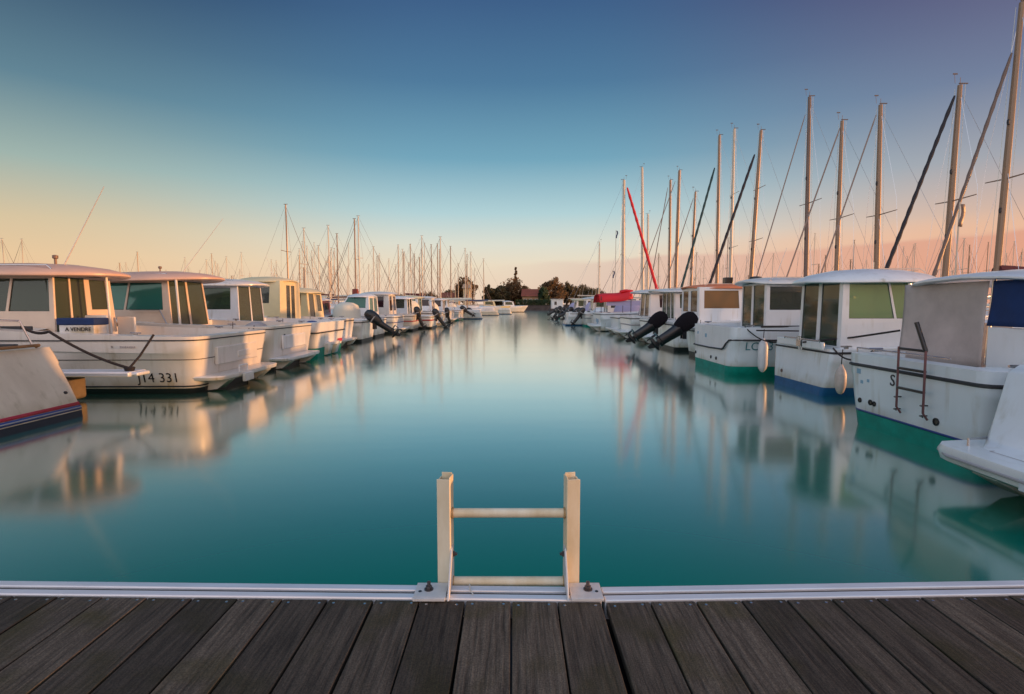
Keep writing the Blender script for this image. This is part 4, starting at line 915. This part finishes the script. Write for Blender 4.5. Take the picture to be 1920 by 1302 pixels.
big_sailboat((1511, 515), (1518, 182), 24.3, "sailing boat with the tallest central mast in the right cluster, wind vane at its head", ((1510, 215), (1420, 515)), .026, WARMS, ((382, .9),), r=.095, m=MASTD)
big_sailboat((1408, 520), (1427, 245), 28.5, "sailing boat with a leaning mast and a nearly black furled foresail", ((1415, 290), (1330, 535)), .075, BLK, ((355, .7), (452, .8)), r=.10)
big_sailboat((1369, 520), (1377, 242), 32.0, "sailing boat with a slim pale mast just left of the leaning dark foresail", None, spread=((365, .7), (465, .7)), r=.09, m=MASTP)
big_sailboat((1344, 525), (1349, 254), 34.5, "sailing boat with an orange brown mast and dark teal furled foresail", ((1340, 315), (1279, 535)), .075, TEALS, r=.10)
big_sailboat((1296, 530), (1304, 360), 38.0, "short masted sailing boat, its mast right of two taller yellowish ones", ((1300, 372), (1245, 540)), .03, WARMS, r=.09)
big_sailboat((1267, 530), (1274, 320), 42.0, "sailing boat with the thicker yellowish mast of an adjoining pair", ((1266, 340), (1230, 440)), .03, WARMS, r=.13)
big_sailboat((1255, 530), (1257, 338), 44.0, "sailing boat with the shorter yellowish mast of an adjoining pair", ((1252, 352), (1222, 520)), .035, WARMS, r=.11)
big_sailboat((1205, 530), (1204, 314), 50.0, "sailing boat with a pale grey mast behind the red furled foresail", None, spread=((400, .8), (475, .8)), r=.13, m=MASTP, bow=1)
big_sailboat((1168, 530), (1170, 338), 40.0, "sailing boat with a bright red furled foresail slanting down to the right", ((1176, 352), (1231, 540)), .105, REDC, ((478, .5),), r=.12, m=MASTP, bow=1)
big_sailboat((1214, 530), (1215, 402), 52.0, "sailing boat with a short pale mast between the red foresail and the yellowish pair", None, r=.10, m=MASTP, bow=1)
big_sailboat((1123, 530), (1124, 455), 60.0, "distant sailing boat with a lone faint mast left of the red foresail", None, r=.07, m=MASTP, bow=1)

# far crowd: four prototypes, copied
def proto_sail(h, r, m, lean=0):
    root = empty("distant_sailing_boat", (0, 0, 0))
    S = Shape(L=8, B=2.6, z0=.95, z1=1.2, band=.1, rake=-.3, corner=.1)
    boat_shell(root, S, random.choice([GEL, GELW, GELB]), BLUEP, None, None, 2.2, .5)
    b = MB(); b.loft([[Vector((x, y, z)) for x, y in superell(a, w_, 12, 3, 4.0, 0)] for a, w_, z in ((1.8, .8, 1.0), (1.6, .7, 1.3))], cap=True).build("coachroof", GELW, root)
    shift(root, -MAST_X)
    b = MB(); b.tube([(0, 0, 1.2), (lean, 0, h)], [r, r * .75], 6); b.box((lean, 0, h + .04), (.35, .04, .05)); mm = b.build("mast", m, root)
    b = MB(); [b.tube([(lean * .55, 0, 1.2 + (h - 1.2) * .55), (lean * .55 - .1, sd * .85, 1.25 + (h - 1.2) * .55)], .025, 4) for sd in (1, -1)]; b.build("spreader", m, mm)
    b = MB(); b.tube([(lean, 0, h - .1), (3.4, 0, 1.2)], [.012, .03], 5); b.tube([(lean, 0, h), (-4.1, 0, 1.1)], .008, 4)
    for sd in (1, -1): b.tube([(lean, 0, h - .2), (lean * .55 - .1, sd * .85, 1.25 + (h - 1.2) * .55), (-.1, sd * 1.15, 1.1)], .007, 4)
    b.build("rigging_wires", MASTD, root)
    b = MB(); b.tube([(0, 0, 2.1), (-3.3, 0, 2.15)], .10, 6); b.build("boom", random.choice([NAVY, PALEC, MAROON, MASTP]), root)
    return root
protos = [proto_sail(9.6, .06, MASTP), proto_sail(8.6, .06, MASTP), proto_sail(10.4, .08, MASTM), proto_sail(8.9, .055, MASTP, -.15), proto_sail(7.6, .055, MASTP)]
PH = [9.6, 8.6, 10.4, 8.9, 7.6]
used = set()
def far_sail(px, toppy, k=None, label=None, group=None, ydist=None):
    if k is None: k = random.randrange(5)
    zt = PH[k]
    y = ydist or (zt - CAMZ) * F / max(8, (571 - toppy))
    sc_z = 1.0
    if ydist: sc_z = (CAMZ + ydist * (571 - toppy) / F) / zt
    x = (px - 960) / F * y
    if k in used: r_ = copy_tree(protos[k])
    else: r_ = protos[k]; used.add(k)
    r_.location = (x, y, 0); r_.rotation_euler = (0, 0, random.choice([0, math.pi]) + random.uniform(-.12, .12)); r_.scale = (1, 1, sc_z)
    tag(r_, label, "sailing boat", group)
notable = [(543, 388, 2, "distant sailing boat with the tallest mast above the yellow lit pilothouse"),
           (575, 431, 1, "distant sailing boat, its mast the next one right of the tallest above the yellow pilothouse"),
           (601, 463, 1, "distant sailing boat with a short thick mast above the curved yellow door frame"),
           (620, 426, 0, "distant sailing boat with the left slender mast above the plum cabin"),
           (636, 441, 2, "distant sailing boat with the darker mast above the plum cabin"),
           (669, 414, 2, "distant sailing boat with the dark mast of a close pair above the teal windscreen boat"),
           (676, 409, 0, "distant sailing boat with the pale mast of a close pair above the teal windscreen boat"),
           (703, 465, 1, "distant sailing boat with a yellowish mast above the dark plum window"),
           (793, 445, 0, "distant sailing boat with the left one of two high masts above the far left row"),
           (827, 447, 1, "distant sailing boat with the right one of two high masts above the far left row"),
           (873, 468, 0, "distant sailing boat with its mast in front of the round tree"),
           (907, 487, 1, "distant sailing boat with the last mast before the open end of the channel"),
           (18, 450, 3, "distant sailing boat with a leaning mast at the photo's left edge"),
           (50, 451, 3, "distant sailing boat with a leaning mast over the roof of boat 14 331")]
for px, py, k, lab in notable: far_sail(px, py, k, lab)
rnd = random.Random(11)
LANDL = [(165, 225, "between the roofs of the two nearest left cabin boats"), (225, 330, "over the roof of the second left cabin boat"), (330, 420, "over the aft overhang of the second left cabin boat"), (420, 500, "over the roof of the green banded boat"),
         (500, 570, "behind the yellow lit pilothouse"), (570, 612, "behind the curved yellow door frame"), (612, 660, "above the plum cabin"), (660, 712, "above the teal windscreen boat"), (712, 760, "above the dark plum window"),
         (760, 810, "by the left high mast of the far left row"), (810, 850, "around the right high mast of the far left row"), (850, 900, "next to the round topped tree")]
LANDR = [(1140, 1200, "behind the red furled foresail and red canopy"), (1200, 1262, "between the red foresail and the yellowish pair of masts"), (1262, 1330, "between the yellowish masts and the dark teal foresail"), (1330, 1400, "around the slim pale mast and the salmon canopy"),
         (1400, 1480, "above the wheelhouse with LC 13 on its hull"), (1480, 1560, "left over the domed wheelhouse roof"), (1560, 1650, "over the domed wheelhouse roof, by the thick brown mast"), (1650, 1760, "under the thick dark slanting foresail roll"), (1760, 1860, "between the two rightmost tall masts"), (1860, 1960, "right of the rightmost tall mast")]
def crowd_label(px, land, side):
    for a, b, t in land:
        if a <= px < b: return "thin bare masted sailing boat " + t
    return "far small sailing boat with a thin bare mast beyond the %s row" % side
for i in range(78):
    px = 560 + 330 * rnd.random() if i < 52 else 165 + 390 * rnd.random()
    py = rnd.uniform(455, 505) if px > 560 else rnd.uniform(474, 520)
    far_sail(px, py, None, crowd_label(px, LANDL, "left"), "thin masts crowded beyond the left row of motorboats", ydist=rnd.uniform(75, 128))
for i in range(60):
    px = 1150 + 780 * rnd.random()
    py = rnd.uniform(440, 510) if rnd.random() < .6 else rnd.uniform(470, 525)
    far_sail(px, py, None, crowd_label(px, LANDR, "right"), "thin masts crowded beyond the right row of motorboats", ydist=rnd.uniform(62, 125))
# two small boats across the end of the basin
def end_boat(px, y, m, label, L, rz):
    x = (px - 960) / F * y
    root = empty("motorboat", (x, y, 0), rz); tag(root, label, "motorboat")
    S = Shape(L=L, B=2.8, z0=1.0, z1=1.3, band=.1); boat_shell(root, S, m, BLACKP, None, None, 2.4, .4)
    cabin(root, L * .38, L * .72, 1.0, 1.0, 2.1, mw=m, mg=GLG, side=((.12, .85, .4, .9),), aft=((.1, .42, .1, .9), (.55, .9, .1, .9)), gask=False); roof(root, L * .36, L * .64, 1.05, 2.1, m=m)
end_boat(880, 98, YEL, "yellow sunlit boat moored across the far end of the left row", 6.8, .1)
end_boat(920, 104, GEL, "small white boat lying right of the yellow one at the channel's far end", 6.5, .15)

# ------------------------------------------------------------------ far shore: trees and buildings
LEAF = mat("foliage_dark", (.095, .075, .026), .8, noise=.6, nscale=1.2); LEAF2 = mat("foliage_olive", (.17, .095, .034), .8, noise=.5, nscale=1.2); LEAF3 = mat("foliage_green", (.04, .075, .025), .8, noise=.5, nscale=1.2)
BARK = mat("bark", (.08, .055, .04), .9, noise=.4)
def tree(px, topy, wpx, y, m, label, spire=False, seed=0):
    x = (px - 960) / F * y; H = CAMZ + (571 - topy) / F * y; Wd = wpx / F * y / 2
    root = empty("tree", (x, y, .9)); tag(root, label, "tree"); rn = random.Random(seed + 100)
    H -= .9
    b = MB(); b.tube([(0, 0, 0), (.1, 0, H * .3), (0, .1, H * .75)], [.38, .28, .08], 8)
    for k in range(7):
        t = rn.uniform(0, 6.28); b.tube([(0, 0, H * (.22 + .06 * k)), (math.cos(t) * Wd * .6, math.sin(t) * Wd * .6, H * (.42 + .06 * k))], [.14, .04], 5)
    b.build("trunk", BARK, root)
    b = MB(); clumps = []
    for k in range(64 if not spire else 44):
        if spire:
            h = rn.random(); rad = Wd * (1 - h) ** .9 * .8 + .1; t = rn.uniform(0, 6.28); c = Vector((rad * .7 * math.cos(t), rad * .7 * math.sin(t), H * (.12 + .86 * h))); cr = Wd * (.5 - .34 * h)
        else:
            th, ph = rn.uniform(0, 6.28), math.acos(rn.uniform(-.95, 1)); rr = rn.uniform(.45, .86) * (1 + .15 * math.sin(3 * th))
            c = Vector((Wd * rr * math.sin(ph) * math.cos(th), Wd * rr * math.sin(ph) * math.sin(th), H * .52 + H * .46 * rr * math.cos(ph))); cr = Wd * rn.uniform(.18, .34)
        clumps.append((c, cr))
    for c, cr in clumps:
        for j in range(70):
            v = Vector((rn.gauss(0, 1), rn.gauss(0, 1), rn.gauss(0, 1))).normalized() * cr * rn.uniform(.45, 1.05); p = c + v; s_ = rn.uniform(.16, .34) * (.6 + H * .06)
            u = Vector((rn.gauss(0, 1), rn.gauss(0, 1), rn.gauss(0, 1))).normalized(); w_ = u.orthogonal().normalized()
            b.add([p - u * s_, p + w_ * s_ * .6, p + u * s_, p - w_ * s_ * .6], [(0, 1, 2, 3)])
    b.build("crown", m, root, smooth=0)
tree(875, 519, 44, 150, LEAF2, "round topped tree behind the yellow boat at the left of the far shore", seed=1)
tree(918, 534, 24, 158, LEAF, "narrow dark tree standing alone between the two groups on the far shore", seed=2)
tree(941, 536, 34, 160, LEAF, "dark low tree left of the pointed tree on the far shore", seed=3)
tree(967, 502, 11, 172, LEAF2, "slim pointed tree rising highest on the far shore", spire=True, seed=4)
tree(964, 526, 76, 165, LEAF2, "broad brownish tree around the foot of the pointed tree", seed=5)
tree(1037, 522, 54, 160, LEAF2, "large rounded brown green tree right of the red roofed house", seed=6)
tree(1062, 531, 36, 168, LEAF, "wide dark tree at the right end of the far shore group", seed=7)
tree(1019, 538, 26, 155, LEAF3, "small green tree close beside the red roofed house", seed=8)
tree(1092, 536, 50, 185, LEAF, "dark bushy tree low behind the first roofs of the right row", seed=9)
for k, (px, tp, wp, lab) in enumerate(((930, 541, 30, "dark bush filling the gap right of the narrow dark tree"), (952, 534, 30, "brown green bush at the left foot of the pointed tree"), (984, 534, 26, "brown bush between the pointed tree and the red roof"), (1050, 536, 30, "dark bush between the large rounded tree and the wide dark one"), (1015, 543, 26, "low dark bush at the right end of the red roof"), (1078, 538, 30, "dark bush right of the wide dark tree"), (1106, 541, 34, "long low bush farthest right behind the boat roofs"))):
    tree(px, tp, wp, 163 + 2 * k, [LEAF, LEAF2, LEAF2, LEAF, LEAF3, LEAF, LEAF][k], lab, seed=40 + k)
for k, (px, tp, wp, yy) in enumerate(((845, 543, 34, 190), (800, 548, 46, 220), (740, 552, 46, 240), (1120, 541, 40, 210))):
    tree(px, tp, wp, yy, LEAF, ["dark low tree just left of the round topped one", "hazy tree line clump above the far left motorboats", "faint bushy tree behind the masts above the plum window", "low bushy tree beyond the red canopy"][k], seed=20 + k)
hd = empty("hedge", (2.0 + 4, 146, .9)); tag(hd, "green clipped hedge in front of the red roofed house", "hedge")
b = MB(); rn = random.Random(5)
for k in range(3600):
    p = Vector((rn.uniform(-5, 7), rn.uniform(-.6, .6), rn.uniform(.05, 1.9) + .15 * math.sin(k))); u = Vector((rn.gauss(0, 1), rn.gauss(0, 1), rn.gauss(0, 1))).normalized(); w_ = u.orthogonal().normalized(); s_ = .17
    b.add([p - u * s_, p + w_ * s_ * .6, p + u * s_, p - w_ * s_ * .6], [(0, 1, 2, 3)])
b.build("foliage", LEAF3, hd, smooth=0)
TILE = mat("red_roof_tiles", (.30, .085, .05), .8, noise=.3, nscale=2); RENDER = mat("ochre_render", (.42, .26, .14), .85, noise=.2, nscale=.8); PALER = mat("pale_render", (.72, .56, .34), .85, noise=.15, nscale=.8)
def house(x, y, w_, d, h, rh, mw, mr, label, rz=0, nwin=3):
    root = empty("house", (x, y, .9), rz); tag(root, label, "house")
    MB().box((0, 0, h / 2), (w_, d, h)).build("wall", mw, root)
    b = MB(); o_ = .35; X, Yd = w_ / 2 + o_, d / 2 + o_
    b.add([(-X, -Yd, h), (X, -Yd, h), (X, Yd, h), (-X, Yd, h), (-X + .3, 0, h + rh), (X - .3, 0, h + rh)], [(0, 1, 5, 4), (2, 3, 4, 5), (0, 4, 3), (1, 2, 5), (3, 2, 1, 0)]); rf = b.build("roof", mr, root, smooth=0)
    MB().box((w_ * .25, 0, h + rh), (.6, .6, 1.2)).build("chimney", mw, rf)
    for k in range(nwin):
        xx = -w_ / 2 + w_ * (k + .5) / nwin
        wn = MB().box((xx, -d / 2 - .03, h * .55), (.95, .08, 1.2)).build("window", GEL, root); MB().box((xx, -d / 2 - .08, h * .55), (.75, .03, 1.0)).build("pane", DARKIN, wn)
house(6.3, 160, 6.6, 6, 3.0, 2.2, RENDER, TILE, "low house with a long red tiled roof on the far shore", nwin=4)
house(.1, 168, 2.6, 4, 4.6, 1.0, RENDER, TILE, "narrow ochre house half hidden in the brownish tree", nwin=1)
house(-12.3, 146, 1.7, 3, 5.0, 1.2, PALER, mat("pale_roof", (.45, .33, .22), .8), "tall pale sunlit house in front of the round topped tree", nwin=1)
house(-17.5, 152, 5, 5, 2.6, 1.4, PALER, TILE, "small pale house left of the tall sunlit one", nwin=2)
# white kiosk and posts by the right end, rust coloured box by the left row
MB_ = MB(); kx = (1044 - 960) / F * 118
e = empty("harbour_hut", (kx, 118, 0)); tag(e, "small white square harbour hut at the far end of the right row", "hut")
MB().box((0, 0, 1.6), (2.6, 2.2, 2.0)).build("wall", GEL, e, bevel=.05); MB().box((0, 0, 2.65), (2.9, 2.5, .14)).build("roof", GELW, e, bevel=.03); MB().box((0, 0, .35), (3.4, 3.0, .5)).build("float", STONE, e, bevel=.04)
MB().box((-.4, -1.12, 1.8), (.5, .06, .7)).build("window", DARKIN, e)
def post_box(px, topy, y, label, m=RUST):
    x = (px - 960) / F * y; z = CAMZ + (571 - topy) / F * y
    e = empty("service_pole", (x, y, 0)); tag(e, label, "pole")
    MB().tube([(0, 0, .3), (0, 0, z - .4)], .10, 10).build("post", MASTD, e); MB().box((0, 0, z - .25), (.44, .44, .55)).build("box", m, e, bevel=.04)
post_box(668, 543, 44, "rust red box on a pole above the teal windscreen boat")
post_box(1362, 522, 30, "dark box on a pole beside the salmon canopy", BLACK)
def flag(px, py, y, m, label):
    p = D(px, py, y); e = empty("flag", (p.x, p.y, 1.0)); tag(e, label, "flag")
    MB().tube([(0, 0, 0), (0, 0, p.z - 1 + .2)], .018, 6).build("flagpole", MASTP, e)
    b = MB(); b.loft([[Vector((.02 + .05 * math.sin(j * .9) + .10 * u, .03 * math.sin(j), p.z - 1 + .15 - .09 * j)) for u in (0, .5, 1.)] for j in range(7)], closed=False); b.build("cloth", m, e, solid=.006)
flag(1155, 437, 40, NAVY, "small limp dark flag, the higher of two left of the red foresail"); flag(1149, 512, 40, NAVY, "small limp dark flag, the lower of two left of the red foresail")
flag(1799, 395, 13.0, MASTD, "small weathered flag hanging beside the second mast from the right")

# ------------------------------------------------------------------ near pontoon deck and ladder
DZ = .60
EDGE = G(960, 1129, DZ).y
JX = .292
def deck(name, x_in, x_out, slope, label):
    """boards run straight away from the edge; the edge itself swings back by `slope` from the joint"""
    sgn = 1 if x_out > x_in else -1
    root = empty(name, (x_in, EDGE, DZ), 0); tag(root, label, "pontoon")
    pw, gap = .1475, .0068; n = int(abs(x_out - x_in) / pw)
    b = MB(); scw = MB(); rn = random.Random(3 if sgn > 0 else 4)
    for k in range(n):
        xa = sgn * (k * pw + gap / 2 + (.004 if k == 0 else 0)); xb = sgn * ((k + 1) * pw - gap / 2); x0_, x1_ = min(xa, xb), max(xa, xb)
        w0, w1 = rn.uniform(-.0015, .0015), rn.uniform(-.004, .004); dz = rn.uniform(-.0004, .0004); yend = -rn.uniform(.001, .004)
        ch = .0016; rings = []
        for yy in (yend, yend - .003, -1.0, -2.6):
            wx = w0 if yy > -.5 else w1; top = dz - (.002 if yy == yend else 0)
            ya, yb = (yy + abs(x0_) * slope, yy + abs(x1_) * slope) if yy > -.5 else (yy, yy)
            rings.append([Vector((x0_ + wx, ya, top - .026)), Vector((x0_ + wx, ya, top - ch)), Vector((x0_ + wx + ch, ya, top)), Vector((x1_ + wx - ch, yb, top)), Vector((x1_ + wx, yb, top - ch)), Vector((x1_ + wx, yb, top - .026))])
        b.loft(rings, closed=True, cap=True)
        for xx in (x0_ + .022, x1_ - .022): scw.lathe([(.0045, -.003), (.0045, .0008), (.002, .0012)], c=(xx + rn.uniform(-.003, .003), abs(xx) * slope - .022 + rn.uniform(-.004, .004), dz), n=8)
    b.build("deck_boards", DECKW, root, smooth=0); scw.build("screw", STEEL, root)
    L_ = abs(x_out - x_in); cx = sgn * L_ / 2; rz = math.atan(slope) * sgn
    q = MB(); q.box((cx, -1.17, -.16 - .01 * (sgn > 0)), (L_ + .06, 2.5, .2)); q.build("float", BLACK, root)
    b = MB(); g0 = .001 * sgn
    def bar(b, y0_, y1_, z0_, z1_): b.box((cx + g0, (y0_ + y1_) / 2 + L_ / 2 * slope, (z0_ + z1_) / 2), (L_ - .003, y1_ - y0_, z1_ - z0_), rz)
    bar(b, .003, .034, -.10, .004); bar(b, .053, .086, -.10, .004)
    b.build("edge_rail", ALU, root, bevel=.004)
    b = MB(); bar(b, .0345, .0525, -.09, -.005); b.build("groove_shade_strip", RUB, root)  # black strip nearly flush, put in for the shade inside the groove
    b = MB(); bar(b, .088, .108, -.065, -.035); b.build("rubbing_strip", ALU, root, bevel=.005)
    return root
dl = deck("wooden_pontoon", JX, -4.4, .020, "dark weathered board pontoon section carrying the ladder, left of the wide joint")
dr = deck("wooden_pontoon", JX + .003, 4.4, .030, "dark weathered board pontoon section right of the wide joint")
LCR = mat("ladder_cream_aluminium", (.84, .76, .58), .5, metal=0, noise=.2, nscale=14, nstretch=(1, 1, .3), dark=(.66, .54, .34))
LGR = mat("bracket_grey_aluminium", (.72, .71, .70), .45, metal=.1, noise=.25, nscale=14)
GAL = mat("worn_galvanised_bolt", (.16, .14, .14), .45, metal=.8, noise=.4, nscale=60)
ld = empty("pontoon_ladder", (-.012, EDGE, DZ)); tag(ld, "cream metal ladder with two rungs showing, bolted to the pontoon edge", "ladder")
yo = .095
for sd in (-1, 1):
    xo, xi = sd * .240, sd * .196          # outer and inner face of the channel
    b = MB(); t = .004
    y0_, y1_ = yo, yo + .052
    b.box(((xo + xi) / 2, y0_ + t / 2, -.05), (abs(xo - xi), t, .80))
    zt = .368; xm = (xo + xi) / 2
    b.v = []; b.f = []
    w_ = abs(xo - xi)
    b.box((xm, y0_ + t / 2, -.40 + (zt + .40) / 2), (w_, t, zt + .40))
    b.box((xi + sd * t / 2, (y0_ + t + y1_) / 2, -.40 + (zt + .405) / 2), (t, y1_ - y0_ - t, zt + .405))
    b.box((xo - sd * t / 2, (y0_ + t + y1_) / 2, -.40 + (zt + .395) / 2), (t, y1_ - y0_ - t, zt + .395))
    b.box((xm, y1_ - t / 2, -.40 + (zt + .41) / 2), (w_ - 2 * t - .001, t, zt + .41))
    Mz = Matrix.Rotation(R(8) * sd, 4, 'Z'); pc = Vector((xi, y0_, 0)); b.v = [tuple(Mz @ (Vector(v) - pc) + pc) for v in b.v]
    b.build("side_rail", LCR, ld, bevel=.0012)
    b = MB(); b.box((sd * .254, .045, .0085), (.104, .100, .009)); xi2 = xi - sd * .0035
    # upright gusset plate of the bracket, tapering upwards
    b.add([(xi2 - sd * .003, -.004, .004), (xi2 - sd * .003, .145, .004), (xi2 - sd * .003, .145, .13), (xi2 - sd * .003, .10, .13), (xi2 + sd * .003, -.004, .004), (xi2 + sd * .003, .145, .004), (xi2 + sd * .003, .145, .13), (xi2 + sd * .003, .10, .13)],
          [(0, 1, 2, 3), (7, 6, 5, 4), (0, 4, 5, 1), (1, 5, 6, 2), (2, 6, 7, 3), (3, 7, 4, 0)])
    b.build("bracket", LGR, ld, bevel=.001)
    b = MB(); bx_ = sd * .262
    b.lathe([(.015, .013), (.015, .016), (.004, .0165)], c=(bx_, .052, 0), n=18); b.lathe([(.0105, .016), (.0105, .026), (.008, .027)], c=(bx_, .052, 0), n=6); b.lathe([(.006, .026), (.006, .040), (.004, .041)], c=(bx_, .052, 0), n=10)
    b.build("bolt", GAL, ld)
    b = MB(); b.lathe([(.0055, .013), (.0055, .0142), (.001, .0143)], c=(sd * .289, .04, 0), n=10); b.build("bolt_hole", BLACK, ld)
    b = MB(); Mx = Matrix.Rotation(math.pi / 2 * -sd, 4, 'Y'); b.lathe([(.010, 0), (.010, .006), (.006, .008), (.005, .014)], c=(xi2 - sd * .003, .123, .10), n=6, M=Mx); b.build("bolt", GAL, ld)
for z in (.245, .004, -.24):
    b = MB(); yy = yo + .026; b.tube([(-.196, yy, z), (.196, yy, z)], .0155, 14); b.build("rung", LCR, ld)
    if z > -.1:
        b = MB(); 
        for sd in (-1, 1): b.tube([(sd * .186, yy, z), (sd * .192, yy, z)], .0185, 14)
        b.build("rung_weld", mat("rusty_weld", (.50, .33, .15), .7, noise=.4, nscale=60), ld)
b = MB(); b.tube([(-.135, .105, -.005), (-.130, .085, .012), (-.128, .06, .010), (-.115, .03, .008)], .0022, 5); b.build("thin_twine", mat("pale_twine", (.6, .6, .55), .9), ld)
